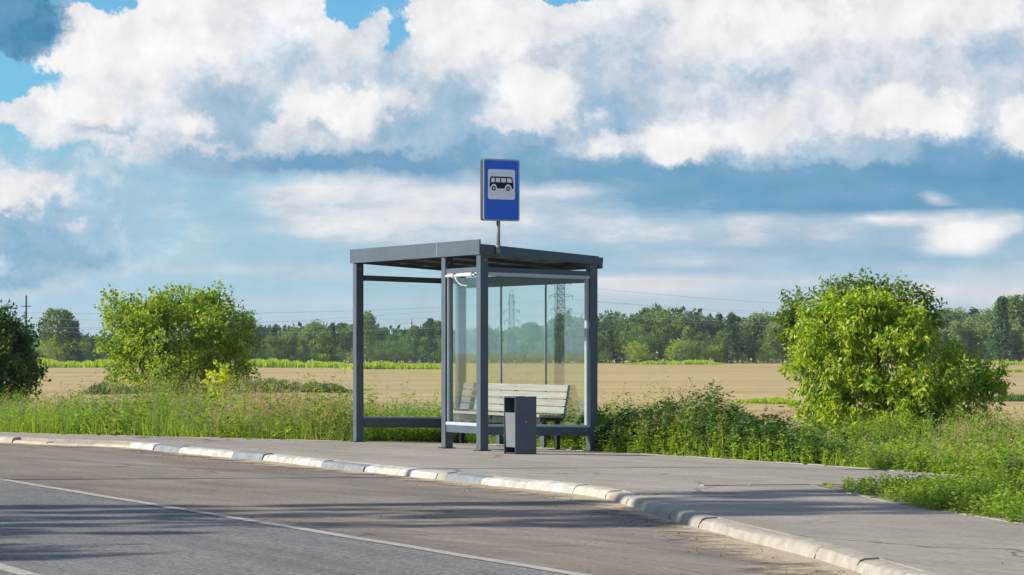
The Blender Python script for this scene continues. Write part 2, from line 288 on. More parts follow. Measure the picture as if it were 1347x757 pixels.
M_simple('soil', (.24, .19, .14), .95, var=.2, scale=7, bump=.6, col2=(.13, .10, .07))
M_simple('bark', (.16, .13, .10), .95, var=.25, scale=14, bump=.5)
M_simple('birch_bark', (.62, .60, .55), .8, var=.3, scale=5)
M_simple('pine_bark', (.22, .13, .08), .95, var=.2, scale=8)
def M_line():
    t = NT('road_paint'); p = t.pos(); a = t.noise(p, 14, 5, .7); b = t.noise(p, 1.3, 3)
    f = t.math('ADD', a, t.math('MULTIPLY', b, .3))
    col = t.ramp(f, [(.42, (.17, .16, .15)), (.60, (.34, .325, .30)), (.85, (.42, .40, .37))])
    t.bsdf(col, .85, spec=.3)
M_line()
def M_sand():
    t = NT('sand_drift'); g = t.n('ShaderNodeTexCoord').outputs['UV']; p = t.pos()
    sx = t.n('ShaderNodeSeparateXYZ', {0: g})
    a = t.noise(p, 2.2, 6, .7); b = t.noise(p, 45, 2)
    e = t.math('ADD', t.math('MULTIPLY', sx.outputs[1], -1.25), t.math('MULTIPLY', a, 1.9))
    al = t.n('ShaderNodeMapRange', {'Value': e, 'From Min': .25, 'From Max': .75}).outputs[0]
    col = t.ramp(b, [(.3, (.34, .27, .20)), (.6, (.46, .38, .295))])
    d = t.n('ShaderNodeBsdfDiffuse', {'Color': col}); tr = t.n('ShaderNodeBsdfTransparent')
    m = t.n('ShaderNodeMixShader', {0: al, 1: tr.outputs[0], 2: d.outputs[0]}); t.surf(m.outputs[0])
M_sand()
def M_ground():
    t = NT('field_soil'); g = t.n('ShaderNodeNewGeometry').outputs['Position']; s = t.n('ShaderNodeSeparateXYZ', {0: g})
    p = t.pos()
    rows = t.n('ShaderNodeMapping', {'Vector': g, 'Scale': (.006, .085, 1), 'Rotation': (0, 0, .02)}).outputs[0]
    r = t.noise(rows, 1.0, 7, .8); r2 = t.noise(t.pos((.02, .55, 1)), 1., 5, .8); big = t.noise(t.pos((.01, .02, 1)), 1., 3)
    col = t.ramp(r, [(.3, (.30, .225, .095)), (.5, (.42, .32, .15)), (.68, (.50, .39, .20))])
    col = t.mix(t.ramp(r2, [(.45, 0.), (.7, .5)]), col, (.24, .17, .09))
    col = t.mix(.9, col, t.ramp(t.noise(t.pos((.035, .06, 1)), 1., 6, .8), [(.34, .78), (.5, 1.), (.68, 1.16)]), 'MULTIPLY')
    col = t.mix(.8, col, t.ramp(t.noise(t.pos((.6, .5, 1)), 1., 4, .8), [(.34, .80), (.5, 1.), (.68, 1.18)]), 'MULTIPLY')
    gt = t.noise(t.pos((.006, .05, 1)), 1., 5, .7); col = t.mix(t.ramp(gt, [(.5, 0.), (.72, .55)]), col, (.24, .26, .09))
    col = t.mix(t.ramp(big, [(.4, 0.), (.7, .4)]), col, (.47, .36, .20))
    n = t.noise(t.pos((.12, .12, 1)), 1., 4)
    y = t.math('ADD', s.outputs[1], t.math('MULTIPLY', n, 26))
    near = t.n('ShaderNodeMapRange', {'Value': y, 'From Min': 78., 'From Max': 66.}).outputs[0]
    ng = t.noise(p, 3, 5, .7)
    gr = t.ramp(ng, [(.3, (.06, .09, .022)), (.55, (.12, .15, .04)), (.75, (.24, .21, .09))])
    col = t.mix(near, col, gr)
    t.bsdf(col, 1., spec=.1)
M_ground()
def M_leaf(name, pts, trans=.35, gloss=.06, rough=.45):
    t = NT(name); a = t.n('ShaderNodeAttribute', attribute_name='tint')
    col = t.ramp(a.outputs['Fac'], pts)
    d = t.n('ShaderNodeBsdfDiffuse', {'Color': col})
    tcol = t.mix(.5, col, (1.0, 1.0, .35), 'MULTIPLY'); tcol = t.mix(1., tcol, (1.7, 1.7, 1.4), 'MULTIPLY')
    tr = t.n('ShaderNodeBsdfTranslucent', {'Color': tcol})
    m = t.n('ShaderNodeMixShader', {0: trans, 1: d.outputs[0], 2: tr.outputs[0]})
    gl = t.n('ShaderNodeBsdfGlossy', {'Color': (.9, .95, 1., 1), 'Roughness': .6})
    m2 = t.n('ShaderNodeMixShader', {0: gloss, 1: m.outputs[0], 2: gl.outputs[0]}); t.surf(m2.outputs[0])
M_leaf('leaf_lime', [(.0, (0.066, 0.132, 0.012)), (.35, (0.165, 0.264, 0.016)), (.7, (0.374, 0.456, 0.020)), (1., (0.600, 0.600, 0.035))], .45, .03)
M_leaf('leaf_olive', [(.0, (0.050, 0.102, 0.012)), (.35, (0.123, 0.210, 0.018)), (.7, (0.269, 0.360, 0.025)), (1., (0.470, 0.516, 0.035))], .45, .03)
M_leaf('leaf_green', [(.0, (0.046, 0.091, 0.014)), (.5, (0.111, 0.176, 0.020)), (1., (0.234, 0.286, 0.030))], .4, .03)
M_leaf('leaf_dark', [(.0, (0.024, 0.064, 0.019)), (.5, (0.048, 0.112, 0.026)), (1., (0.102, 0.184, 0.034))], .3, .03)
M_leaf('far_mid', [(.0, (0.068, 0.126, 0.030)), (.5, (0.115, 0.189, 0.045)), (1., (0.189, 0.266, 0.059))], .3, .02)
M_leaf('far_pale', [(.0, (0.103, 0.164, 0.055)), (.5, (0.161, 0.238, 0.075)), (1., (0.244, 0.320, 0.099))], .3, .02)
M_leaf('far_dark', [(.0, (0.035, 0.077, 0.039)), (.5, (0.061, 0.119, 0.055)), (1., (0.095, 0.161, 0.063))], .2, .02)
M_leaf('far_lime', [(.0, (0.143, 0.216, 0.020)), (.5, (0.234, 0.324, 0.030)), (1., (0.364, 0.432, 0.040))], .4, .02)
M_leaf('grass', [(.0, (0.108, 0.191, 0.014)), (.4, (0.200, 0.318, 0.023)), (.75, (0.338, 0.444, 0.037)), (1., (0.554, 0.571, 0.081))], .45, .02)
M_leaf('grass_bright', [(.0, (0.134, 0.224, 0.016)), (.5, (0.255, 0.370, 0.023)), (1., (0.444, 0.515, 0.045))], .5, .02)
M_leaf('seed_head', [(.0, (.20, .16, .075)), (.5, (.31, .24, .14)), (1., (.42, .34, .22))], .35, .0)
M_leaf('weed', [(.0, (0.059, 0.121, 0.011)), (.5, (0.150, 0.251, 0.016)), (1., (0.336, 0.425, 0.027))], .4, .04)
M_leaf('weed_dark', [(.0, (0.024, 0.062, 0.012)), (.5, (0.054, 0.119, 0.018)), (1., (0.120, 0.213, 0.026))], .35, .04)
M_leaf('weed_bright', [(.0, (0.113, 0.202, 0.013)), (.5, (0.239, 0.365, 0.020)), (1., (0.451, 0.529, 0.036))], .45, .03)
M_leaf('weed_grey', [(.0, (.10, .14, .07)), (.5, (.17, .21, .11)), (1., (.30, .31, .18))], .4, .03)

def M_paint(name, col, rough=.38, spec=.5, var=.06):
    t = NT(name); p = t.obj(); a = t.noise(p, 3, 6, .65); b = t.noise(t.obj((40, 40, 3)), 1., 3)
    c = t.ramp(a, [(.3, tuple(v*(1-var*3) for v in col)), (.7, col)])
    r = t.math('ADD', t.math('MULTIPLY', b, .16), rough-.08)
    t.bsdf(c, r, 0., spec)
M_paint('frame_paint', (.056, .082, .112), .5, .7, .10)
M_paint('roof_under', (.12, .10, .09), .7, .2)
M_paint('bin_paint', (.048, .072, .10), .48, .8, .12)
M_paint('bin_liner', (.135, .15, .165), .5, .5)
M_paint('dark_steel', (.02, .022, .025), .6, .3)
M_paint('trim_alu', (.40, .45, .49), .35, .6)
M_paint('white_plastic', (.60, .59, .58), .4, .5)
M_paint('red_plastic', (.45, .12, .09), .5, .5)
M_paint('galv', (.30, .32, .34), .45, .6, .15)
M_paint('sign_blue', (.010, .125, .72), .4, .5, .03)
M_paint('sign_white', (.85, .88, .92), .45, .5, .03)
M_paint('sign_black', (.01, .012, .02), .5, .3)
M_paint('sign_rim', (.42, .45, .48), .45, .6)
M_paint('sign_side', (.03, .03, .031), .5, .4)
M_paint('pylon_steel', (.03, .045, .06), .6, .3)
M_paint('cable_grey', (.30, .33, .36), .7, .3)
def M_wood():
    t = NT('bench_slat'); g = t.road((14, .9, 30))
    a = t.noise(g, 1.6, 6, .6)
    col = t.ramp(a, [(.3, (.19, .185, .178)), (.55, (.265, .262, .255)), (.8, (.32, .318, .31))])
    t.bsdf(col, .75, spec=.3, normal=t.bump(a, .25, .004))
M_wood()
def M_glass():
    t = NT('glass'); p = t.pos((1, 1, .35)); a = t.noise(p, 2.2, 6, .7)
    fr = t.n('ShaderNodeFresnel', {'IOR': 1.5}).outputs[0]
    tr = t.n('ShaderNodeBsdfTransparent', {'Color': (.965, .985, .972, 1)})
    gl = t.n('ShaderNodeBsdfGlossy', {'Color': (.9, 1, .97, 1), 'Roughness': .015})
    m = t.n('ShaderNodeMixShader', {0: t.math('MULTIPLY', fr, .38), 1: tr.outputs[0], 2: gl.outputs[0]})
    t.surf(m.outputs[0])
M_glass()

# ------------------------------------------------------------------ helpers
def put(o, parent=None):
    COL.objects.link(o)
    if parent is not None: o.parent = parent
    return o
def tag(o, label=None, cat=None, group=None, kind=None):
    if label: o['label'] = label
    if cat: o['category'] = cat
    if group: o['group'] = group
    if kind: o['kind'] = kind
    return o
def empty(name, loc, label, cat, group=None):
    o = bpy.data.objects.new(name, None); o.location = loc; o.empty_display_size = .2; put(o); return tag(o, label, cat, group)
def npmesh(name, V, Fq, mat, tint=None, parent=None, smooth=False, uv=None):
    """quads or tris, as numpy arrays"""
    V = np.asarray(V, dtype=np.float32); Fq = np.asarray(Fq, dtype=np.int32)
    me = bpy.data.meshes.new(name); k = Fq.shape[1]
    me.vertices.add(len(V)); me.vertices.foreach_set('co', V.ravel())
    me.loops.add(Fq.size); me.loops.foreach_set('vertex_index', Fq.ravel())
    me.polygons.add(len(Fq)); me.polygons.foreach_set('loop_start', np.arange(0, Fq.size, k, dtype=np.int32))
    me.polygons.foreach_set('loop_total', np.full(len(Fq), k, dtype=np.int32))
    if smooth: me.polygons.foreach_set('use_smooth', np.ones(len(Fq), dtype=bool))
    me.update(calc_edges=True)
    if tint is not None:
        at = me.attributes.new('tint', 'FLOAT', 'FACE'); at.data.foreach_set('value', np.asarray(tint, dtype=np.float32))
    me.materials.append(MATS[mat])
    o = bpy.data.objects.new(name, me); return put(o, parent)
class MB:
    """collects shapes; build() makes them one mesh object"""
    def __init__(s): s.bm = bmesh.new()
    def hexa(s, pts):
        v = [s.bm.verts.new(p) for p in pts]          # 0-3 bottom ring, 4-7 top ring
        for f in ((3, 2, 1, 0), (4, 5, 6, 7), (0, 1, 5, 4), (1, 2, 6, 5), (2, 3, 7, 6), (3, 0, 4, 7)):
            s.bm.faces.new([v[i] for i in f])
    def box(s, a, b, fn=lambda x, y, z: (x, y, z)):
        (x0, y0, z0), (x1, y1, z1) = a, b
        s.hexa([fn(x, y, z) for z in (z0, z1) for (x, y) in ((x0, y0), (x1, y0), (x1, y1), (x0, y1))])
    def tube(s, pts, rad, n=8, cap=True):
        pts = [Vector(p) for p in pts]; rad = rad if hasattr(rad, '__len__') else [rad]*len(pts)
        rings = []
        for i, p in enumerate(pts):
            d = (pts[min(i+1, len(pts)-1)]-pts[max(i-1, 0)]).normalized()
            up = Vector((0, 0, 1)) if abs(d.z) < .9 else Vector((1, 0, 0))
            a = d.cross(up).normalized(); b = d.cross(a)
            rings.append([s.bm.verts.new(p+(a*math.cos(t)+b*math.sin(t))*rad[i]) for t in [2*math.pi*j/n for j in range(n)]])
        for r0, r1 in zip(rings, rings[1:]):
            for j in range(n): s.bm.faces.new((r0[j], r0[(j+1) % n], r1[(j+1) % n], r1[j]))
        if cap: s.bm.faces.new(rings[0][::-1]); s.bm.faces.new(rings[-1])
    def poly(s, pts, ext):
        """prism: pts ring extruded by vector ext"""
        a = [s.bm.verts.new(p) for p in pts]; b = [s.bm.verts.new(Vector(p)+Vector(ext)) for p in pts]
        s.bm.faces.new(a[::-1]); s.bm.faces.new(b)
        for i in range(len(a)):
            j = (i+1) % len(a); s.bm.faces.new((a[i], a[j], b[j], b[i]))
    def bevel(s, w, seg=2):
        bmesh.ops.bevel(s.bm, geom=[e for e in s.bm.edges], offset=w, segments=seg, affect='EDGES', profile=.6)
    def build(s, name, mat, parent=None, smooth=False, bev=0):
        bmesh.ops.recalc_face_normals(s.bm, faces=s.bm.faces)
        if bev: s.bevel(bev)
        me = bpy.data.meshes.new(name); s.bm.to_mesh(me); s.bm.free(); me.materials.append(MATS[mat])
        if smooth:
            for p in me.polygons: p.use_smooth = True
        return put(bpy.data.objects.new(name, me), parent)

def gp(x, y, z=0.0):
    Y = (EYE-z)*F/(y-HY); return ((x-CX)/F*Y, Y)
def colx(X, Y): return CX+F*X/Y
LD = (-.4713, .8820); SD = (.8820, .4713)
O = (-.405, 33.80)
def vof(X, Y): return (X-O[0])*SD[0]+(Y-O[1])*SD[1]
def uof(X, Y): return (X-O[0])*LD[0]+(Y-O[1])*LD[1]
def pz(X, Y):                                    # footway height: a slight fall away from the road
    return -.021*min(max(vof(X, Y), 0), 2.3)

# ------------------------------------------------------------------ road, kerb, footway
RZ = -.09
kerb_px = [(0, 574), (67, 577.2), (127, 579), (184, 581.4), (249, 587.6), (321, 593.8), (359, 596.8), (450, 606.4), (493, 610.8), (604, 621.5), (650, 626.5), (710, 632), (774, 638), (820, 645), (855, 655), (900, 668.6), (950, 682), (1020, 698.7), (1111, 720.4), (1231, 755)]
kw = [gp(*p) for p in kerb_px]
kw = [(-21.0, 49.0), (-15.5, 45.0), (-11.0, 41.9)] + kw + [(3.05, 12.6), (3.9, 9.5), (5.1, 5.5), (6.6, 0.5), (9, -8)]
def catmull(P, n=8):
    P = [Vector((*p, 0)) for p in P]; out = []
    for i in range(len(P)-1):
        p0, p1, p2, p3 = P[max(i-1, 0)], P[i], P[i+1], P[min(i+2, len(P)-1)]
        for k in range(n):
            t = k/n
            out.append(.5*((2*p1)+(-p0+p2)*t+(2*p0-5*p1+4*p2-p3)*t*t+(-p0+3*p1-3*p2+p3)*t**3))
    out.append(P[-1]); return out
kc = catmull(kw, 8)
for _ in range(3):
    kc = [kc[0]]+[(kc[i-1]+kc[i]*2+kc[i+1])/4 for i in range(1, len(kc)-1)]+[kc[-1]]
clen = [0]
for a, b in zip(kc, kc[1:]): clen.append(clen[-1]+(b-a).length)
def kat(s):
    s = min(max(s, 0), clen[-1]-1e-4)
    i = max(j for j in range(len(clen)) if clen[j] <= s); i = min(i, len(kc)-2)
    t = (s-clen[i])/(clen[i+1]-clen[i]); p = kc[i].lerp(kc[i+1], t)
    a, b = kc[max(i-1, 0)], kc[min(i+2, len(kc)-1)]
    d = (b-a).normalized(); return p, Vector((d.y, -d.x, 0))*-1   # normal towards the road (left/down)
def kfind(x):                                    # arc length where the kerb crosses a picture column
    best = min(range(len(kc)), key=lambda i: abs(colx(kc[i].x, kc[i].y)-x) if kc[i].y > 3 else 1e9); return clen[best]
# the normal must point to the road side (towards -SD)
pt, nn = kat(clen[-1]*.5); KS = 1 if (nn.x*SD[0]+nn.y*SD[1]) < 0 else -1
rnd = random.Random(4)
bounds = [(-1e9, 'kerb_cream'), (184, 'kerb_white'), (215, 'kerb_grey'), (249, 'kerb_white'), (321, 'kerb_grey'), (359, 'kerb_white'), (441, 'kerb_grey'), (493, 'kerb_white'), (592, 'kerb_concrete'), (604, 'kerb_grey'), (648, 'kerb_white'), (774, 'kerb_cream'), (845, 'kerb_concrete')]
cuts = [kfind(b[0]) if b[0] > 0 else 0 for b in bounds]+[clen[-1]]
kb = {m: [[], []] for m in ('kerb_white', 'kerb_grey', 'kerb_concrete', 'kerb_cream')}
for bi, (bx, m) in enumerate(bounds):
    s0, s1 = cuts[bi], cuts[bi+1]; ns = max(1, round((s1-s0)/1.0)); 
    for q in range(ns):
        a, b = s0+(s1-s0)*q/ns, s0+(s1-s0)*(q+1)/ns
        dz = rnd.uniform(-.012, .008); dn = rnd.uniform(-.012, .012)
        if bi == 0 and a > cuts[1]-3.4: dz -= .045
        prof = [(0.0, -.30), (0.0, -.012), (-.012, 0.004), (-.10, 0.0), (-.135, -.012), (-.155, -.045), (-.168, -.10), (-.175, -.30)]
        V, Fc = kb[m]; rings = []
        nseg = 5
        for k in range(nseg+1):
            s = a+.004+(b-a-.008)*k/nseg; p, n = kat(s); n = n*KS
            inset = .005 if k in (0, nseg) else 0
            if k in (0, nseg): s2 = .0
            ring = []
            for (o, z) in prof:
                jit = rnd.uniform(-.005, .005)
                oo = min(0, o+inset) if o < 0 else 0
                q3 = p-n*(oo+(dn if o < 0 else 0)+jit*(o < 0))
                V.append((q3.x, q3.y, z+dz-(inset*.8 if z > -.1 else 0))); ring.append(len(V)-1)
            rings.append(ring)
        P8 = len(prof)
        for r0, r1 in zip(rings, rings[1:]):
            for j in range(P8-1): Fc.append((r0[j], r0[j+1], r1[j+1], r1[j]))
        for r in (rings[0], rings[-1]):
            Fc.append((r[0], r[1], r[6], r[7])); Fc.append((r[1], r[2], r[5], r[6])); Fc.append((r[2], r[3], r[4], r[5]))
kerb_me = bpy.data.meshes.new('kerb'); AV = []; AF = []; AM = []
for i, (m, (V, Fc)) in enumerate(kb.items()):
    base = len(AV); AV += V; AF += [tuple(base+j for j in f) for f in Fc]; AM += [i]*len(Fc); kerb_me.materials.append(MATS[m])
kerb_me.from_pydata(AV, [], AF); kerb_me.polygons.foreach_set('material_index', AM); kerb_me.polygons.foreach_set('use_smooth', [True]*len(AF)); kerb_me.update()
bm = bmesh.new(); bm.from_mesh(kerb_me); bmesh.ops.recalc_face_normals(bm, faces=bm.faces)
for e in bm.edges:
    if len(e.link_faces) == 2 and e.calc_face_angle(0) > .62: e.smooth = False
bm.to_mesh(kerb_me); bm.free()
kerb = put(bpy.data.objects.new('kerb', kerb_me)); tag(kerb, kind='structure')

def cdt_sheet(name, outline, zf, mat, step=.5, skirt=0):
    pts = [Vector((p[0], p[1])) for p in outline]; n = len(pts)
    xs = [p.x for p in pts]; ys = [p.y for p in pts]; inner = []
    y = min(ys)
    while y < max(ys):
        x = min(xs)
        while x < max(xs):
            c = False; j = n-1
            for i in range(n):
                if (pts[i].y > y) != (pts[j].y > y) and x < (pts[j].x-pts[i].x)*(y-pts[i].y)/(pts[j].y-pts[i].y)+pts[i].x: c = not c
                j = i
            if c: inner.append(Vector((x, y)))
            x += step
        y += step
    ov, oe, of, *_ = geometry.delaunay_2d_cdt(pts+inner, [], [list(range(n))], 1, 1e-4)
    V = [(v.x, v.y, zf(v.x, v.y)) for v in ov]; Fc = [tuple(f) for f in of]
    if skirt:
        b = len(V); V += [(p[0], p[1], -skirt) for p in outline]
        # find matching top verts
        idx = [min(range(b), key=lambda k: (V[k][0]-p[0])**2+(V[k][1]-p[1])**2) for p in outline]
        for i in range(n):
            j = (i+1) % n; Fc.append((idx[i], idx[j], b+j, b+i))
    me = bpy.data.meshes.new(name); me.from_pydata(V, [], Fc); me.update(); me.materials.append(MATS[mat])
    bm = bmesh.new(); bm.from_mesh(me); bmesh.ops.recalc_face_normals(bm, faces=bm.faces); bm.to_mesh(me); bm.free()
    o = put(bpy.data.objects.new(name, me)); tag(o, kind='structure'); return o
# far edge of the footway and the edges of the weedy wedge
def gpz(x, y):
    z = 0.
    for _ in range(6): X, Y = gp(x, y, z); z = pz(X, Y)
    return (X, Y)
far_edge = [(-19.0, 50.5), (-13.2, 45.9)] + [gpz(0, 569.4), gpz(150, 573.2), gpz(300, 577.0), gpz(450, 580.7), gpz(606, 582.4), gpz(784, 594.4), gpz(900, 600.7), gpz(1084, 612.8), gpz(1200, 621.5), gpz(1318, 630.5), (7.4, 25.2), (10.5, 23.6)]
wedge_top = [gpz(1067, 638.0), gpz(1150, 636.8), gpz(1231, 636.5), gpz(1340, 637.5), (8.2, 24.0), (11, 22.4)]
wedge_bot = [gpz(1067, 638.8), gpz(1111, 648.5), gpz(1181, 663.6), gpz(1264.6, 677), gpz(1347, 690), (5.3, 17.0), (6.8, 13.5), (9.5, 8.0), (13, 1), (16, -8)]
kerb_in = [(p.x, p.y) for p in kc]
pav = kerb_in + wedge_bot[::-1] + wedge_top[1:] + [(x, y) for x, y in far_edge[::-1]]
cdt_sheet('footway', pav, pz, 'asphalt_footway', .6, .35)
# concrete edging strips along the grass
def edging(name, line, w=.055, h=.006, dz=.0):
    m = MB()
    for (a, b) in zip(line, line[1:]):
        A, B = Vector((*a, 0)), Vector((*b, 0)); d = (B-A).normalized(); n = Vector((-d.y, d.x, 0)); L = (B-A).length; k = max(1, round(L/1.0))
        for i in range(k):
            p, q = A.lerp(B, i/k)+d*.006, A.lerp(B, (i+1)/k)-d*.006
            za = pz(p.x, p.y)+h+rnd.uniform(-.006, .004); zb = pz(q.x, q.y)+h+rnd.uniform(-.006, .004)
            c = [p, q, q+n*w, p+n*w]; m.hexa([(v.x, v.y, -.3) for v in c]+[(c[0].x, c[0].y, za), (c[1].x, c[1].y, zb), (c[2].x, c[2].y, zb), (c[3].x, c[3].y, za)])
    o = m.build(name, 'edging'); tag(o, kind='structure')
edging('footway_edging', far_edge[2:])
edging('footway_edging', [gpz(925, 639.5), gpz(985, 638.7)]+wedge_top, w=.10, h=.008)
edging('footway_edging', wedge_bot[:7], h=.006)
# weedy wedge of soil
wz = lambda x, y: pz(x, y)+.03
wo = wedge_bot[:8]+[(11.5, 12)]+wedge_top[::-1][:-1]
cdt_sheet('soil_wedge', [(x+.02, y) for x, y in wo], lambda x, y: pz(x, y)+.003, 'soil', .4)

# carriageway and bay; the edge line runs between them
l0 = gp(0, 631, RZ); l1 = gp(750, 755, RZ); ld = Vector((l0[0]-l1[0], l0[1]-l1[1])).normalized()
def lp(t, off=0): return (l1[0]+ld.x*t+ld.y*off, l1[1]+ld.y*t-ld.x*off)
TA, TB = -30, 60
lane = [lp(TA), lp(TB), lp(TB, -14), lp(TA, -14)]
def flat(name, pts, z, mat): return cdt_sheet(name, pts, lambda x, y: z, mat, 6)
flat('carriageway', lane, RZ, 'asphalt_lane')
bay_far = [(p.x, p.y) for p in kc]
bay = [lp(TA), (9.2, -9)] + [(x+.05*SD[0], y+.05*SD[1]) for x, y in bay_far[::-1]] + [(-23, 52)] + [lp(TB)]
flat('bus_bay', bay, RZ-.001, 'asphalt_bay')
def strip(name, f, w, t0, t1, off, z, mat):
    V = []; Fc = []; n = int((t1-t0)/.5)
    for i in range(n+1):
        t = t0+(t1-t0)*i/n; j = .008*math.sin(t*3.1)
        V += [(*f(t, off-w/2+j), z), (*f(t, off+w/2+j), z)]
        if i: Fc.append((2*i-2, 2*i-1, 2*i+1, 2*i))
    me = bpy.data.meshes.new(name); me.from_pydata(V, [], Fc); me.update(); me.materials.append(MATS[mat]); o = put(bpy.data.objects.new(name, me)); tag(o, kind='structure')
strip('edge_line', lp, .11, TA, TB, 0, RZ+.005, 'road_paint')
c0 = gp(0, 746, RZ); offc = (c0[0]-l1[0])*ld.y-(c0[1]-l1[1])*ld.x
strip('centre_line', lp, .13, TA, TB, offc, RZ+.005, 'road_paint')
# sand swept against the kerb
V = []; Fc = []; UV = []
n = 260
for i in range(n+1):
    s = clen[-1]*i/n; p, nrm = kat(s); nrm = nrm*KS
    a = p+nrm*.12; b = p+nrm*(.95+.3*math.sin(i*.21)+.15*math.sin(i*.83)); V += [(a.x, a.y, RZ+.009), (b.x, b.y, RZ+.004)]
    if i: Fc.append((2*i-2, 2*i-1, 2*i+1, 2*i))
me = bpy.data.meshes.new('sand_drift'); me.from_pydata(V, [], Fc); uvl = me.uv_layers.new(name='UVMap')
for pl in me.polygons:
    for li in pl.loop_indices:
        vi = me.loops[li].vertex_index; uvl.data[li].uv = (vi//2*.3, vi % 2)
me.materials.append(MATS['sand_drift']); tag(put(bpy.data.objects.new('sand_drift', me)), kind='structure')

# loose grit, clods and dry leaves
rg = np.random.default_rng(12); n = 700
ss = rg.uniform(clen[-1]*.15, clen[-1]*.8, n); PV = []; PF = []; PT = []
for i_, s_ in enumerate(ss):
    p, nr = kat(s_); nr = nr*KS; far_ = rg.random() < .12; off = abs(rg.normal())*.25+.2 if not far_ else rg.uniform(-3.2, 4.5)
    q = p+nr*off; r_s = rg.uniform(.004, .010)*(1 if not far_ else rg.uniform(.5, 1.2)); zz = RZ+.004 if off > .17 else pz(q.x, q.y)+.002
    if -.02 < off < .19: continue
    b0 = len(PV); a0 = rg.uniform(0, 6.28)
    for k_ in range(5): PV.append((q.x+math.cos(a0+k_*1.257)*r_s*rg.uniform(.7, 1.3), q.y+math.sin(a0+k_*1.257)*r_s*rg.uniform(.7, 1.3), zz-.003))
    for k_ in range(5): PV.append((q.x+math.cos(a0+k_*1.257)*r_s*.6, q.y+math.sin(a0+k_*1.257)*r_s*.6, zz+r_s*rg.uniform(.6, 1.1)))
    for k_ in range(5): PF.append((b0+k_, b0+(k_+1) % 5, b0+5+(k_+1) % 5, b0+5+k_))
    PF.append(tuple(b0+5+k_ for k_ in range(5)))
me = bpy.data.meshes.new('grit'); me.from_pydata(PV, [], PF); me.materials.append(MATS['soil']); tag(put(bpy.data.objects.new('grit', me)), kind='stuff')

# ------------------------------------------------------------------ ground
FE = sorted([(x, y) for x, y in far_edge])
fx = np.array([p[0] for p in FE]); fy = np.array([p[1] for p in FE])
def edgeY(X): return np.interp(X, fx, fy, left=None, right=None)
def gz(X, Y):
    X = np.asarray(X, float); Y = np.asarray(Y, float)
    d = Y-np.interp(X, fx, fy)
    d = np.where(X > 10, Y-(23.6-(X-10.5)*.6), d)
    z = np.where(d < -.4, -.36, np.where(d < 0.05, -.36+(d+.4)/.45*.27, 0))
    zz = np.interp(Y, [0, 34, 44, 60, 700, 2000, 7000], [-.09, -.09, -.28, -.70, -2.40, -4., -14.])
    zn = np.interp(d, [0, 1.5], [-.09, -.12])
    out = np.where(d < 0.05, z, np.minimum(zn, zz)+.03*np.sin(X*1.3)*np.clip(d, 0, 1)*np.sin(Y*.9))
    return out
xs = np.unique(np.concatenate([np.linspace(-3000, -60, 24), np.linspace(-60, -14, 24), np.arange(-14, 16, .4), np.linspace(16, 60, 24), np.linspace(60, 3000, 24)]))
ys = np.unique(np.concatenate([np.linspace(-200, 0, 6), np.linspace(0, 20, 8), np.arange(20, 56, .4), np.linspace(56, 130, 40), np.linspace(130, 800, 40), np.linspace(800, 7000, 24)]))
GX, GY = np.meshgrid(xs, ys); GZ = gz(GX, GY); nx = len(xs); ny = len(ys)
V = np.stack([GX.ravel(), GY.ravel(), GZ.ravel()], 1)
i, j = np.meshgrid(np.arange(nx-1), np.arange(ny-1)); a = (j*nx+i).ravel()
Fq = np.stack([a, a+1, a+nx+1, a+nx], 1)
gnd = npmesh('ground', V, Fq, 'field_soil', smooth=True); tag(gnd, kind='structure')
def gz1(X, Y): return float(gz(X, Y))

# ------------------------------------------------------------------ bus shelter
LEN, WID, PS = 3.91, 1.734, .115
def sp(u, v, h):                     # shelter frame: u along the road, v away from it, h above the footway
    return (O[0]+LD[0]*u+SD[0]*v, O[1]+LD[1]*u+SD[1]*v, h-.021*max(min(v, 2.3), 0) if h > -.05 else h)
def sbox(m, a, b): m.box(a, b, sp)
def rh(v): return 2.655-.0573*v      # roof edge height above the footway
shel = empty('bus_shelter', sp(LEN/2, WID/2, 0), 'dark grey steel and glass bus shelter with flat roof on the footway', 'bus shelter')
def inv(o, root):
    o.matrix_parent_inverse = Matrix.Translation(-Vector(root.location)); return o
def sbuild(m, name, mat, root=shel, bev=0, label=None, smooth=False):
    o = m.build(name, mat, root, bev=bev, smooth=smooth)
    base = root
    loc = Vector((0, 0, 0)); r = root
    while r is not None: loc += Vector(r.location); r = r.parent
    for v in o.data.vertices: v.co -= loc
    if label: o['label'] = label
    return o
posts = [(0, 0, 2.515), (1.005, 0, 2.515), (LEN-PS, 0, 2.515), (0, WID-PS, 2.45), (LEN-PS, WID-PS, 2.45)]
plab = ['post at the near corner of the shelter', 'post beside the narrow glass panel', 'post at the open left end', 'post at the right rear corner', 'rear corner post seen through the narrow glass panel']
for (u, v, h), lb in zip(posts, plab):
    m = MB(); sbox(m, (u, v, -.12), (u+PS, v+PS, h)); p = sbuild(m, 'post', 'frame_paint', bev=.006, label=lb)
    b = MB(); c = Vector(sp(u-.001, v+PS/2, h-.07)); b.tube([c, c+Vector((LD[0], LD[1], 0))*-.012], .012, 8)
    sbuild(b, 'bolt', 'galv', p)
    b = MB(); sbox(b, (u-.03, v-.03, -.05), (u+PS+.03, v+PS+.03, .012)); sbuild(b, 'base_plate', 'dark_steel', p, bev=.003)
i5 = PS
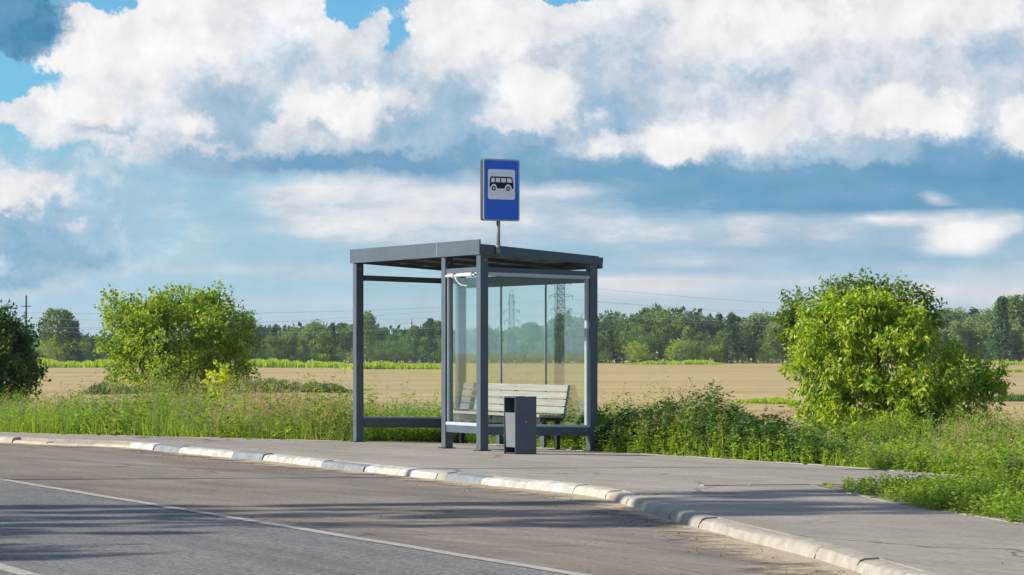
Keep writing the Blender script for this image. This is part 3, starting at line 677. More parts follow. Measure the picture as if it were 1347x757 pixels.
beams = [  # name, a, b
 ('beam', (.012, i5, .205), (i5-.012, WID-i5, .31)), ('beam', (.012, i5, 2.30), (i5-.012, WID-i5, 2.36)),
 ('beam', (LEN-i5+.012, i5, .205), (LEN-.012, WID-i5, .335)), ('beam', (LEN-i5+.012, i5, 2.275), (LEN-.012, WID-i5, 2.35)),
 ('beam', (i5, .012, .215), (1.005, i5-.012, .31)), ('beam', (i5, .012, 2.30), (1.005, i5-.012, 2.36)),
 ('beam', (i5, WID-i5+.012, .205), (LEN-i5, WID-.012, .31)), ('beam', (i5, WID-i5+.012, 2.215), (LEN-i5, WID-.012, 2.36))]
for nm, a, b in beams:
    m = MB(); sbox(m, a, b); sbuild(m, nm, 'frame_paint', bev=.005)
for u in (1.257, 2.55):
    m = MB(); sbox(m, (u, WID-PS, -.12), (u+PS, WID-.001, .204)); sbuild(m, 'foot', 'frame_paint', bev=.005)
    m = MB(); sbox(m, (u+PS/2-.004, WID-.068, .312), (u+PS/2+.004, WID-.042, 2.213)); sbuild(m, 'glazing_joint', 'galv')
# glazing: pane + slim trims
def pane(a, b, axis, label=None):
    m = MB(); sbox(m, a, b); p = sbuild(m, 'glass_pane', 'glass', label=label); return p
pane((.052, i5+.004, .335), (.060, WID-i5-.004, 2.26), 'v', 'large glass pane of the right end wall')
pane((LEN-.062, i5+.004, .36), (LEN-.054, WID-i5-.004, 2.26), 'v', 'glass pane of the left end wall')
pane((i5+.004, .052, .335), (1.001, .060, 2.26), 'u', 'narrow glass pane beside the entrance')
for k, (u0, u1) in enumerate(((i5+.004, 1.303), (1.325, 2.596), (2.618, LEN-i5-.004))):
    pane((u0, WID-.060, .315), (u1, WID-.052, 2.21), 'u')
trims = [((.006, i5+.002, .312), (.09, WID-i5-.002, .342)), ((.006, i5+.002, 2.252), (.09, WID-i5-.002, 2.298)),
         ((.03, WID-i5-.034, .344), (.09, WID-i5-.002, 2.25)),
         ((LEN-.085, i5+.002, .337), (LEN-.03, WID-i5-.002, .36)), 
         ((i5+.002, .006, .312), (1.003, .09, .352)), ((i5+.002, .02, 2.272), (1.003, .09, 2.298)), ((.985, .03, .354), (1.003, .06, 2.27))]
for a, b in trims:
    m = MB(); sbox(m, a, b); sbuild(m, 'glazing_trim', 'trim_alu', bev=.003)
m = MB(); sbox(m, (.024, WID-i5-.036, 1.60), (.029, WID-i5-.004, 1.70)); sbuild(m, 'reflective_tape', 'white_plastic')
# roof
def rquad(m, u0, u1, v0, v1, zb, zt):
    m.hexa([sp(u, v, rh(v)+zb) for (u, v) in ((u0, v0), (u1, v0), (u1, v1), (u0, v1))]+[sp(u, v, rh(v)+zt) for (u, v) in ((u0, v0), (u1, v0), (u1, v1), (u0, v1))])
m = MB(); rquad(m, .004, LEN-.004, .002, WID+.06, -.05, -.04); roof = sbuild(m, 'roof', 'roof_under')
for vv in (.35, .72, 1.09, 1.46):
    m = MB(); rquad(m, .03, LEN-.03, vv, vv+.035, -.085, -.052); sbuild(m, 'purlin', 'galv', roof)
for uu in (.98, 1.95, 2.92):
    m = MB(); rquad(m, uu, uu+.05, .03, WID, -.135, -.088); sbuild(m, 'rafter', 'frame_paint', roof)
m = MB(); m.hexa([sp(u, v, h) for h in (2.517,) for (u, v) in ((-.012, -.022), (LEN+.05, -.022), (LEN+.05, -.001), (-.012, -.001))]+[sp(u, v, h) for h in (2.712,) for (u, v) in ((-.012, -.022), (LEN+.05, -.022), (LEN+.05, -.001), (-.012, -.001))])
fas = sbuild(m, 'fascia', 'frame_paint', bev=.002, label='sunlit front fascia along the road side')
m = MB(); sbox(m, (1.0-.004+.2, -.026, 2.53), (1.2+.004, -.0225, 2.712)); sbuild(m, 'joint', 'trim_alu', fas)
for q in (2.05, 2.13):
    for hh in (2.535, 2.695):
        m = MB(); c = Vector(sp(q, -.022, hh)); m.tube([c, c+Vector((-SD[0], -SD[1], 0))*.008], .009, 8); sbuild(m, 'rivet', 'red_plastic', fas)
for u0, u1 in ((-.006, .0155), (LEN-.0155, LEN+.008)):
    m = MB(); v0, v1 = .0, WID+.02
    m.hexa([sp(u0, v0, 2.519), sp(u1, v0, 2.519), sp(u1, v1, 2.447), sp(u0, v1, 2.447), sp(u0, v0, 2.655), sp(u1, v0, 2.655), sp(u1, v1, 2.56), sp(u0, v1, 2.56)])
    sbuild(m, 'fascia', 'frame_paint', bev=.002)
m = MB(); m.hexa([sp(.0, WID+.022, 2.40), sp(LEN, WID+.022, 2.40), sp(LEN, WID+.075, 2.40), sp(.0, WID+.075, 2.40), sp(0, WID+.022, 2.545), sp(LEN, WID+.022, 2.545), sp(LEN, WID+.085, 2.545), sp(0, WID+.085, 2.545)])
sbuild(m, 'gutter', 'frame_paint')
# torn poster rail with a dangling cord above the narrow pane
m = MB(); m.tube([sp(.14, -.004, 2.262), sp(.97, -.004, 2.262)], .017, 10); rail = sbuild(m, 'poster_rail', 'white_plastic', label='white rail with a dangling cord on the narrow pane')
for u in (.2, .72):
    m = MB(); sbox(m, (u, -.026, 2.235), (u+.05, .012, 2.296)); sbuild(m, 'clip', 'galv', rail, bev=.003)
m = MB(); m.tube([sp(u, -.01, h) for u, h in ((.70, 2.25), (.66, 2.20), (.58, 2.155), (.50, 2.135), (.42, 2.13), (.36, 2.12))], .005, 6); sbuild(m, 'cord', 'white_plastic', rail)

# ------------------------------------------------------------------ bench inside
bench = empty('bench', sp(1.9, 1.45, 0), 'bench of weathered grey slats standing inside the glass shelter', 'bench')
B0, B1 = .27, 3.30
bu0, bu1 = LEN-B1-.02, LEN-B0
for k, vv in enumerate((1.235, 1.345, 1.455)):
    m = MB(); sbox(m, (bu0-.0, vv, .425), (bu1, vv+.098, .462)); sbuild(m, 'seat_slat', 'bench_slat', bench, bev=.006)
for k in range(4):
    h0 = .478+k*.098; lean = .075*(h0-.46)/.4+1.545; l2 = lean+.075*.09/.4
    m = MB(); m.hexa([sp(bu0, lean, h0), sp(bu1, lean, h0), sp(bu1, lean+.04, h0), sp(bu0, lean+.04, h0), sp(bu0, l2, h0+.088), sp(bu1, l2, h0+.088), sp(bu1, l2+.04, h0+.088), sp(bu0, l2+.04, h0+.088)])
    sbuild(m, 'back_slat', 'bench_slat', bench, bev=.005)
for u in (bu0+.10, (bu0+bu1)/2, bu1-.15):
    m = MB(); sbox(m, (u, 1.25, .375), (u+.05, 1.60, .423)); sbox(m, (u, 1.50, .0), (u+.05, 1.555, .374)); sbox(m, (u-.03, 1.38, -.03), (u+.08, 1.60, .008)); fr = sbuild(m, 'support', 'dark_steel', bench)
    m = MB(); m.hexa([sp(u, 1.589, .42), sp(u+.05, 1.589, .42), sp(u+.05, 1.618, .42), sp(u, 1.618, .42), sp(u, 1.662, .85), sp(u+.05, 1.662, .85), sp(u+.05, 1.69, .85), sp(u, 1.69, .85)]); sbuild(m, 'back_bracket', 'dark_steel', bench)
m = MB(); sbox(m, (bu0+.03, 1.27, .335), (bu1-.03, 1.30, .42)); sbuild(m, 'shade_board', 'dark_steel', bench)  # dark board standing in for the shade under the seat

# ------------------------------------------------------------------ litter bin
BX = (.0405, 32.69)
def bp(u, v, h): return (BX[0]+LD[0]*u+SD[0]*v, BX[1]+LD[1]*u+SD[1]*v, h)
lb = empty('litter_bin', bp(.15, .15, 0), 'square grey steel litter bin in front of the shelter', 'litter bin')
def bb(a, b, name, mat, root=lb, bev=.003):
    m = MB(); m.box(a, b, bp); return sbuild(m, name, mat, root, bev=bev)
side = bb((0, 0, .0), (.012, .30, .716), 'side_panel', 'bin_paint')
bb((.290, 0, .0), (.302, .30, .716), 'side_panel', 'bin_paint')
bb((.013, .285, .0), (.289, .30, .712), 'back_panel', 'bin_paint')
bb((.013, .0, .70), (.289, .284, .712), 'top_panel', 'bin_paint')
bb((.013, .02, .0), (.289, .284, .02), 'bottom_plate', 'dark_steel')
m = MB(); m.hexa([bp(.03, .012, .085), bp(.262, .012, .085), bp(.262, .27, .085), bp(.03, .27, .085), bp(.018, .004, .515), bp(.276, .004, .515), bp(.276, .278, .515), bp(.018, .278, .515)])
for f in list(m.bm.faces):
    if all(v.co.z > .5 for v in f.verts): m.bm.faces.remove(f)
sbuild(m, 'inner_bucket', 'bin_liner', lb)
m = MB(); c = Vector(bp(-.001, .15, .40)); m.tube([c, c-Vector((LD[0], LD[1], 0))*.008], .008, 8); sbuild(m, 'pivot_bolt', 'trim_alu', side)

# ------------------------------------------------------------------ bus stop sign
def sg(v, h, d=0.0):    # on the sign's face plane (faces away from LD)
    return (O[0]+LD[0]*(-.088-d)+SD[0]*v, O[1]+LD[1]*(-.088-d)+SD[1]*v, h)
SV, SH = .262, 3.345
sign = empty('bus_stop_sign', sg(SV, 2.45), 'blue and white bus stop sign on a thin pole above the shelter roof', 'sign')
nD = Vector((LD[0], LD[1], 0))
m = MB(); q = Vector(sg(SV-.02, 2.53, -.055)); m.tube([q, q+Vector((0, 0, .6))], .026, 14); sbuild(m, 'pole', 'galv', sign, smooth=True)
for hz in (2.56, 2.62):
    m = MB(); q = Vector(sg(SV-.02, hz, -.055)); m.tube([q, q+Vector((0, 0, .02))], .034, 14); sbuild(m, 'clamp', 'galv', sign)
def rrect(cx, cy, w, h, r, n=5):
    out = []
    for (sx, sy, a0) in ((1, -1, -90), (1, 1, 0), (-1, 1, 90), (-1, -1, 180)):
        for k in range(n+1):
            a = math.radians(a0+90*k/n); out.append((cx+sx*(w/2-r)+r*math.cos(a), cy+sy*(h/2-r)+r*math.sin(a)))
    return out
def slab(m, pts, d0, d1):   # pts (v,h) in sign plane
    m.poly([sg(SV+a, SH+b, d0) for a, b in pts], -nD*(d1-d0))
m = MB(); slab(m, rrect(0, 0, .515, .785, .03), -.098, -.0085); sbuild(m, 'sign_back', 'sign_side', sign)
m = MB(); slab(m, rrect(0, 0, .525, .795, .03), -.008, -.002); body = sbuild(m, 'sign_case', 'sign_rim', sign)
m = MB(); slab(m, rrect(0, 0, .487, .757, .018), -.0015, .001); sbuild(m, 'blue_panel', 'sign_blue', sign)
wc = (-.004, .072); 
m = MB(); slab(m, rrect(wc[0], wc[1], .392, .385, .028), .0015, .003); wp = sbuild(m, 'white_panel', 'sign_white', sign)
# the bus pictogram: body with windows, wheels
Z1, Z2 = .0035, .0045
bw = .345
def ic(x, y): return (wc[0]+(x-.5)*bw, wc[1]+.005+(y-.5)*.19)
m = MB()
slab(m, [ic(*p) for p in ((0, .30), (0, .60), (.03, .95), (.07, 1.0), (.90, 1.0), (.95, .95), (1.0, .60), (1.0, .22), (.96, .18), (.93, .18), (.92, .30), (.86, .46), (.78, .50), (.70, .46), (.64, .30), (.63, .20), (.31, .20), (.30, .32), (.25, .46), (.18, .50), (.10, .46), (.045, .30))], Z1, Z2)
sbuild(m, 'bus_symbol', 'sign_black', wp)
m = MB()
for pts in (((.05, .62), (.085, .90), (.215, .90), (.215, .62)), ((.26, .62), (.26, .90), (.44, .90), (.44, .62)), ((.49, .62), (.49, .90), (.68, .90), (.68, .62)), ((.73, .62), (.73, .90), (.89, .90), (.95, .62))):
    slab(m, [ic(*p) for p in pts], Z2+.0003, Z2+.0009)
sbuild(m, 'bus_window', 'sign_white', wp)
for wx in (.175, .78):
    c = ic(wx, .2)
    def circ(r, n=24): return [(c[0]+r*math.cos(2*math.pi*k/n), c[1]+r*math.sin(2*math.pi*k/n)) for k in range(n)]
    m = MB(); slab(m, circ(.030), Z1, Z2+.0004); wh_ = sbuild(m, 'bus_wheel', 'sign_black', wp)
    m = MB(); slab(m, circ(.0135), Z2+.0006, Z2+.0010); sbuild(m, 'hub', 'sign_white', wh_) if False else sbuild(m, 'wheel_hub', 'sign_white', wp)

# ------------------------------------------------------------------ foliage tools
def rot_basis(d, roll):
    """per-row orthonormal basis around direction d"""
    d = d/np.linalg.norm(d, axis=1, keepdims=True)
    up = np.tile([0, 0, 1.], (len(d), 1)); up[np.abs(d[:, 2]) > .95] = [1, 0, 0]
    a = np.cross(d, up); a /= np.linalg.norm(a, axis=1, keepdims=True); b = np.cross(d, a)
    c, s = np.cos(roll)[:, None], np.sin(roll)[:, None]
    return d, a*c+b*s, -a*s+b*c
def leaves(P, Dr, L, Wd, rng, fold=.15, maxroll=.9):
    """rhombic leaves, folded a little along the midrib"""
    n = len(P); roll = rng.uniform(-maxroll, maxroll, n)
    d, a, b = rot_basis(Dr, roll)
    L = L[:, None]; Wd = Wd[:, None]
    base = P; tip = P+d*L-b*L*.0; mid = P+d*L*.45
    l = mid+a*Wd*.5+b*Wd*fold; r = mid-a*Wd*.5+b*Wd*fold
    V = np.stack([base, l, tip, r], 1).reshape(-1, 3); Fq = np.arange(4*n).reshape(n, 4)
    return V, Fq
def blob_sprays(blobs, n, rng, shell=(.72, 1.02), lump=.13, seed=0):
    """points on the skin of a heap of ellipsoids, none deep inside"""
    B = np.array([[*c, *r] for c, r in blobs]); w = (B[:, 3]*B[:, 5]+B[:, 4]*B[:, 5]+B[:, 3]*B[:, 4]); w /= w.sum()
    out = []; outd = []
    while sum(len(o) for o in out) < n:
        k = rng.choice(len(B), n, p=w); d = rng.normal(size=(n, 3)); d /= np.linalg.norm(d, axis=1, keepdims=True)
        rr = rng.uniform(*shell, n)
        lp_ = 1+lump*np.sin(d[:, 0]*7+k*1.7+seed)*np.sin(d[:, 2]*6+k*2.3)*1.4+lump*.8*np.sin(d[:, 1]*13+d[:, 2]*11+k)
        p = B[k, :3]+d*B[k, 3:]*(rr*lp_)[:, None]
        q = (p[:, None, :]-B[None, :, :3])/B[None, :, 3:]
        dep = np.sqrt((q**2).sum(2)); keep = (dep.min(1) > .62)
        out.append(p[keep]); nd_ = d/B[k, 3:]; nd_ /= np.linalg.norm(nd_, axis=1, keepdims=True); outd.append(nd_[keep])
    return np.concatenate(out)[:n], np.concatenate(outd)[:n]
def limb(m, a, b, r0, r1, rng, n=5, bend=.12, sides=6):
    a = np.array(a, float); b = np.array(b, float); L = np.linalg.norm(b-a); pts = []
    off = rng.normal(size=3)*bend*L
    for i in range(n+1):
        t = i/n; p = a+(b-a)*t+off*math.sin(math.pi*t)*.5+rng.normal(size=3)*.012*L*(0 < i < n); pts.append(tuple(p))
    m.tube(pts, [r0+(r1-r0)*i/n for i in range(n+1)], sides); return pts

def near_tree(name, loc, blobs, nspray, per, leaf, spray, nclump=130, mat=None, label=None, cat=None, seed=1, stems=6, trunk_r=.06, droop=.35, extra=0, group=None, tintf=None, loose=0.0, w_ratio=.34):
    rng = np.random.default_rng(seed); root = empty(name, loc, label, cat, group)
    C_, CD = blob_sprays(blobs, nclump, rng, shell=(.80, 1.06), lump=.16, seed=seed)
    cr = spray*rng.uniform(.55, 1.35, len(C_)); ns = int(nspray*.84)
    k = rng.choice(len(C_), ns, p=cr**2/(cr**2).sum()); q = rng.normal(size=(ns, 3)); q /= np.linalg.norm(q, axis=1, keepdims=True)
    q = q*(rng.random(ns)**.45)[:, None]*cr[k][:, None]; q[:, 2] *= .8
    S = C_[k]+q+CD[k]*(rng.random(ns)**2.5*loose*spray*1.3)[:, None]+np.array([0, 0, 1.])*(rng.random(ns)**3*loose*spray*.8)[:, None]
    Dn = CD[k]*.6+q/cr[k][:, None]; Dn /= np.linalg.norm(Dn, axis=1, keepdims=True)
    S2, D2 = blob_sprays(blobs, nspray-ns, rng, shell=(.5, .85), lump=.1, seed=seed); S = np.concatenate([S, S2]); Dn = np.concatenate([Dn, D2])
    tone = rng.random(len(S))
    idx = np.repeat(np.arange(len(S)), per); n = len(idx)
    # leaves sit along a short twig of the spray
    tdir = Dn+rng.normal(size=Dn.shape)*.45+np.array([0, 0, .25]); tdir /= np.linalg.norm(tdir, axis=1, keepdims=True)
    t = rng.random(n); P = S[idx]+tdir[idx]*((t-.5)*spray)[:, None]+rng.normal(size=(n, 3))*spray*.13
    Dr = Dn[idx]*.5+rng.normal(size=(n, 3))*.55+np.array([0, 0, -droop])
    L = leaf*rng.uniform(.6, 1.25, n); Wd = L*w_ratio*rng.uniform(.8, 1.3, n)
    V, Fq = leaves(P, Dr, L, Wd, rng, maxroll=1.3)
    tint = np.clip(tone[idx]*.5+rng.random(n)*.35+t*.15, 0, 1)
    if tintf is not None: tint = np.clip(tint+tintf(P), 0, 1)
    npmesh('crown', V, Fq, mat, tint, root)
    m = MB(); zmin = 0
    for s in range(stems):
        a = (rng.normal()*.07, rng.normal()*.07, -.25)
        k = rng.integers(len(blobs)); c, r = blobs[k]
        e = (c[0]*.8, c[1]*.8, c[2]+r[2]*.2); pts = limb(m, a, e, trunk_r, trunk_r*.35, rng)
        for q in range(5):
            st_ = pts[2+q % 4] if len(pts) > 5 else pts[-1]; near = S[np.argsort(((S-np.array(st_))**2).sum(1)+rng.random(len(S))*1.5)[rng.integers(0, 60)]]
            limb(m, st_, near, trunk_r*.35, trunk_r*.08, rng, 4, .1, 5)
    m.build('trunk', 'bark', root)
    return root

R = lambda x, Y: (x-CX)/F*Y
ZP = lambda y, Y: EYE-(y-HY)/F*Y
def tree_at(name, xc, Y, blobs_px, depth, **k):
    """blobs given as picture column, row, half width, half height at distance Y"""
    g = gz1(R(xc, Y), Y); rng = random.Random(k['seed']); bl = []
    for (x, y, rx, ry) in blobs_px:
        bl.append(((R(x, Y)-R(xc, Y), rng.uniform(-.3, .3)*depth, ZP(y, Y)-g), (rx*Y/F, min(rx*Y/F*1.1, depth), ry*Y/F)))
    return near_tree(name, (R(xc, Y), Y, g), bl, **k)
# the big lime bush right
tree_at('maple_bush', 1165, 43, [(1095, 435, 42, 45), (1078, 480, 34, 55), (1150, 430, 48, 34), (1165, 480, 70, 58), (1125, 530, 62, 46), (1215, 500, 48, 44), (1195, 440, 30, 26), (1085, 415, 26, 22), (1150, 408, 30, 16), (1200, 548, 66, 36), (1110, 560, 46, 34), (1158, 566, 60, 28), (1225, 568, 44, 22), (1262, 500, 30, 26), (1295, 506, 26, 12), (1250, 540, 26, 24), (1245, 462, 18, 16), (1100, 560, 34, 20)],
        1.5, nspray=3200, per=14, leaf=.105, spray=.23, nclump=230, mat='leaf_lime', label='big lime green maple bush on the grass right of the shelter', cat='bush', seed=3, stems=11, trunk_r=.035, droop=.55, loose=.35)
tree_at('maple_bush', 1150, 45.5, [(1064, 392, 16, 12), (1095, 388, 16, 10), (1128, 382, 24, 10), (1160, 384, 14, 9), (1188, 383, 17, 11), (1202, 406, 19, 24), (1056, 425, 18, 34), (1120, 412, 48, 30), (1175, 435, 38, 46), (1060, 460, 20, 36), (1222, 424, 11, 12), (1040, 408, 9, 7)],
        1.1, nspray=1000, per=13, leaf=.095, spray=.20, nclump=110, mat='leaf_green', label='darker bush rising behind the big lime green bush', cat='bush', seed=8, stems=8, trunk_r=.04, droop=.3, loose=.3)
# left bush
tree_at('round_bush', 232, 75, [(225, 404, 10, 8), (262, 400, 14, 8), (285, 408, 10, 8), (178, 412, 10, 9), (250, 427, 46, 26), (195, 440, 45, 30), (230, 450, 70, 42), (275, 445, 50, 45), (180, 480, 38, 28), (250, 490, 62, 30), (155, 455, 24, 20), (295, 475, 32, 40), (300, 420, 24, 14), (160, 425, 26, 14), (195, 408, 22, 13)],
        2.4, nspray=2300, per=16, leaf=.115, spray=.40, nclump=105, mat='leaf_olive', label='wide yellow green bush standing left of the shelter at the field edge', cat='bush', seed=5, stems=10, trunk_r=.06, droop=.15, loose=.5, w_ratio=.5)
tree_at('dark_bush', -8, 70, [(0, 444, 24, 26), (14, 470, 22, 32), (-20, 470, 42, 44), (2, 500, 32, 22), (-30, 440, 34, 30), (26, 440, 8, 8), (32, 452, 10, 10), (30, 488, 14, 12)],
        2.0, nspray=1500, per=14, leaf=.13, spray=.36, mat='leaf_dark', label='dark green bush cut by the left edge of the photo', cat='bush', seed=9, stems=8, trunk_r=.06, droop=.2, loose=.4, w_ratio=.5)
tree_at('sapling', 287, 52, [(287, 497, 10, 11), (282, 510, 7, 10), (293, 512, 7, 8)], .25, nspray=60, per=12, leaf=.09, spray=.16, mat='leaf_lime', label='small yellow sapling in front of the wide left bush', cat='sapling', seed=12, stems=2, trunk_r=.015, loose=.4, w_ratio=.5, tintf=lambda P: .35)

# ------------------------------------------------------------------ verge plants
def top_y(x): return np.interp(x, [-50, 0, 60, 120, 200, 330, 400, 455, 485, 580, 640, 770, 800, 850, 875, 930, 960, 1060, 1120, 1200, 1240, 1290, 1400],
                               [530, 530, 524, 516, 506, 510, 515, 522, 528, 531, 536, 540, 538, 535, 522, 522, 545, 556, 572, 580, 574, 566, 562])
def veg_h(X, Y):
    Yr = np.interp(X, fx, fy)+3.5; x = CX+F*X/Yr
    h = (ZP(top_y(x), Yr)-gz(X, Y))*(.62+.62*clump(X, Y, .9, 6.6)); return np.clip(h, .14, 1.15)
def scatter(n, rng, x0=-11, x1=13, d0=.08, d1=14, power=1.6, mask=None):
    X = rng.uniform(x0, x1, n); d = d0+(d1-d0)*rng.random(n)**power; Y = np.interp(X, fx, fy)+d
    k = np.abs(colx_np(X, Y)-CX) < 760
    if mask is not None: k &= mask(X, Y, rng)
    return X[k], Y[k]
def colx_np(X, Y): return CX+F*X/Y
_vn = np.random.default_rng(2024).random((64, 64))
def vnoise(X, Y):
    X = np.asarray(X, float); Y = np.asarray(Y, float); xi = np.floor(X).astype(int); yi = np.floor(Y).astype(int); fx_ = X-xi; fy_ = Y-yi
    fx_ = fx_*fx_*(3-2*fx_); fy_ = fy_*fy_*(3-2*fy_); g = lambda a, b: _vn[a % 64, b % 64]
    return (g(xi, yi)*(1-fx_)+g(xi+1, yi)*fx_)*(1-fy_)+(g(xi, yi+1)*(1-fx_)+g(xi+1, yi+1)*fx_)*fy_
def clump(X, Y, s=1.0, ph=0.):
    a = .55*vnoise(X*s*.8+ph*7.3, Y*s*.45+ph*3.1)+.3*vnoise(X*s*1.9+ph*5, Y*s*1.1+9)+.15*vnoise(X*s*4.3+3, Y*s*2.6+ph*11)
    return np.clip((a-.5)*1.9+.5, 0, 1)
def blades(X, Y, H, rng, wdt=.007, lean=.25, segs=3):
    n = len(X); Z = gz(X, Y); az = rng.uniform(0, 2*np.pi, n); ln = rng.uniform(.1, 1.0, n)**1.5*lean*1.7*H
    wa = rng.uniform(0, np.pi, n); wx, wy = np.cos(wa)*wdt, np.sin(wa)*wdt
    rows = []
    for k in range(segs+1):
        t = k/segs; cx = X+np.cos(az)*ln*t**2.2; cy = Y+np.sin(az)*ln*t**2.2; cz = Z+H*t-ln*.3*t**3
        ww = (1-t)**.7 if k < segs else .05
        rows.append(np.stack([cx-wx*ww, cy-wy*ww, cz], 1)); rows.append(np.stack([cx+wx*ww, cy+wy*ww, cz], 1))
    V = np.stack(rows, 1).reshape(-1, 3); q = 2*(segs+1); b = (np.arange(n)*q)[:, None]
    Fq = np.concatenate([b+np.array([[2*k, 2*k+1, 2*k+3, 2*k+2]]) for k in range(segs)], 0)
    tips = rows[-1]; return V, Fq, tips, segs
def make_grass(name, n, seed, mat, hf, mask=None, wdt=.007, lean=.3, **kw_):
    rng = np.random.default_rng(seed); X, Y = scatter(n, rng, mask=mask, **kw_); H = hf(X, Y, rng)
    V, Fq, tips, sg_ = blades(X, Y, H, rng, wdt, lean)
    t = np.clip(rng.random(len(X))*.6+clump(X, Y, 1.3)*.4, 0, 1)
    o = npmesh(name, V, Fq, mat, np.tile(t, sg_)); tag(o, kind='stuff'); return X, Y, H, tips
leftm = lambda X, Y, rng: (colx_np(X, Y) < 600+60*rng.normal(size=len(X)))
make_grass('tall_grass', 62000, 1, 'grass', lambda X, Y, r: veg_h(X, Y)*r.uniform(.45, 1.0, len(X))*(.55+.5*clump(X, Y, .8)), mask=lambda X, Y, r: r.random(len(X)) < np.clip((clump(X, Y, .7, 4.)-.25)*2.5, .08, 1)*np.where(colx_np(X, Y) < 470, 1, np.where((colx_np(X, Y) > 780) & (colx_np(X, Y) < 1080), .18, .5)))
make_grass('short_grass', 12000, 2, 'grass_bright', lambda X, Y, r: r.uniform(.08, .24, len(X)), d1=4, wdt=.006)
# grass with tan seed heads
def seed_heads(name, n, seed, hf, mask, **kw_):
    rng = np.random.default_rng(seed); X, Y = scatter(n, rng, mask=mask, **kw_); H = hf(X, Y, rng)
    V, Fq, tips, s_ = blades(X, Y, H, rng, .0025, .28)
    m = 9; idx = np.repeat(np.arange(len(X)), m); P = tips[idx]+rng.normal(size=(len(idx), 3))*np.array([.022, .022, .05])+np.array([0, 0, -.02])
    Dr = rng.normal(size=(len(idx), 3))*.5+np.array([.3, 0, .9]); V2, F2 = leaves(P, Dr, rng.uniform(.03, .06, len(idx)), rng.uniform(.008, .016, len(idx)), rng)
    Vt = np.concatenate([V, V2]); Ft = np.concatenate([Fq, F2+len(V)]); t = np.concatenate([np.tile(rng.random(len(X)), s_)*.5, rng.random(len(idx))])
    o = npmesh(name, Vt, Ft, 'seed_head', t); tag(o, kind='stuff')
def sm(X, Y, rng):
    x = colx_np(X, Y); c = clump(X, Y, .9, 1.7)
    p = np.where(x < 470, .9, np.where((x > 840) & (x < 960), .5, np.where(x > 1220, .5, .10)))*np.clip((c-.42)*4, 0.03, 1)
    return rng.random(len(X)) < p
seed_heads('seeding_grass', 17000, 6, lambda X, Y, r: veg_h(X, Y)*r.uniform(.6, 1.12, len(X)), sm)
# leafy weeds: stem with leaves all the way up
def weeds(name, n, seed, mat, hf, mask, per=34, leaf=.06, stemmat=True, spread=.35, w_ratio=.55, z_of=None, XY=None, **kw_):
    rng = np.random.default_rng(seed)
    if XY is None: X, Y = scatter(n, rng, mask=mask, **kw_)
    else: X, Y = XY
    H = hf(X, Y, rng); Z = gz(X, Y) if z_of is None else z_of(X, Y)
    V, Fq, tips, s_ = blades(X, Y, H, rng, .004, .2)
    if z_of is not None: V[:, 2] += np.repeat(Z-gz(X, Y), 8)
    idx = np.repeat(np.arange(len(X)), per); t = rng.uniform(.12, 1.0, len(idx)); a = rng.uniform(0, 2*np.pi, len(idx)); rad = rng.random(len(idx))*H[idx]*spread*(1.05-t)*.55
    P = np.stack([X[idx]+np.cos(a)*rad, Y[idx]+np.sin(a)*rad, Z[idx]+H[idx]*t], 1)+rng.normal(size=(len(idx), 3))*.012
    Dr = np.stack([np.cos(a), np.sin(a), rng.uniform(-.5, .6, len(idx))], 1); L = leaf*rng.uniform(.5, 1.25, len(idx))*(1.15-.5*t)
    V2, F2 = leaves(P, Dr, L, L*w_ratio, rng, maxroll=.7)
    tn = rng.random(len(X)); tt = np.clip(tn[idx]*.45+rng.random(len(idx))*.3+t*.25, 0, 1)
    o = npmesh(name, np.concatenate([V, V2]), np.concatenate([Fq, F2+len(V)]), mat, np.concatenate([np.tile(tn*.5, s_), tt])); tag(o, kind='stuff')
def wm(lo, hi, ph, th):
    def f(X, Y, rng):
        x = colx_np(X, Y); return (x > lo) & (x < hi) & (rng.random(len(X)) < np.clip((clump(X, Y, .8, ph)-th)*3, 0, 1))
    return f
weeds('leafy_weeds', 13000, 21, 'weed', lambda X, Y, r: veg_h(X, Y)*r.uniform(.6, 1.0, len(X)), wm(-100, 1400, 0., .42), leaf=.075)
weeds('leafy_weeds', 9000, 22, 'weed_bright', lambda X, Y, r: veg_h(X, Y)*r.uniform(.4, .85, len(X)), wm(-100, 1400, 2.1, .30), leaf=.055)
weeds('mugwort', 4200, 27, 'weed_grey', lambda X, Y, r: veg_h(X, Y)*r.uniform(.55, 1.02, len(X)), wm(-100, 1400, 4.4, .45), leaf=.05, w_ratio=.35)
weeds('leafy_weeds', 900, 28, 'weed', lambda X, Y, r: veg_h(X, Y)*r.uniform(1.0, 1.25, len(X)), wm(-100, 1400, 1.1, .5), leaf=.08, spread=.6)
weeds('burdock_patch', 1500, 29, 'weed', lambda X, Y, r: veg_h(X, Y)*r.uniform(.5, .95, len(X)), wm(-100, 620, 8.1, .55), leaf=.13, per=26, spread=.8, w_ratio=.7)
weeds('nettle_thicket', 7000, 23, 'weed_dark', lambda X, Y, r: veg_h(X, Y)*r.uniform(.75, 1.08, len(X)), lambda X, Y, r: ((colx_np(X, Y) > 765) & (colx_np(X, Y) < 1090+20*r.normal(size=len(X)))), leaf=.10, per=40, d0=.25, d1=4.5, power=1.2)
weeds('roadside_weeds', 6500, 24, 'weed_bright', lambda X, Y, r: r.uniform(.16, .42, len(X)), lambda X, Y, r: (colx_np(X, Y) > 860), leaf=.05, per=26, d0=.05, d1=3.2, power=1.)
weeds('roadside_weeds', 6000, 25, 'weed_bright', lambda X, Y, r: r.uniform(.10, .36, len(X)), lambda X, Y, r: (colx_np(X, Y) < 620), leaf=.045, per=22, d0=.05, d1=2.0, power=1.)
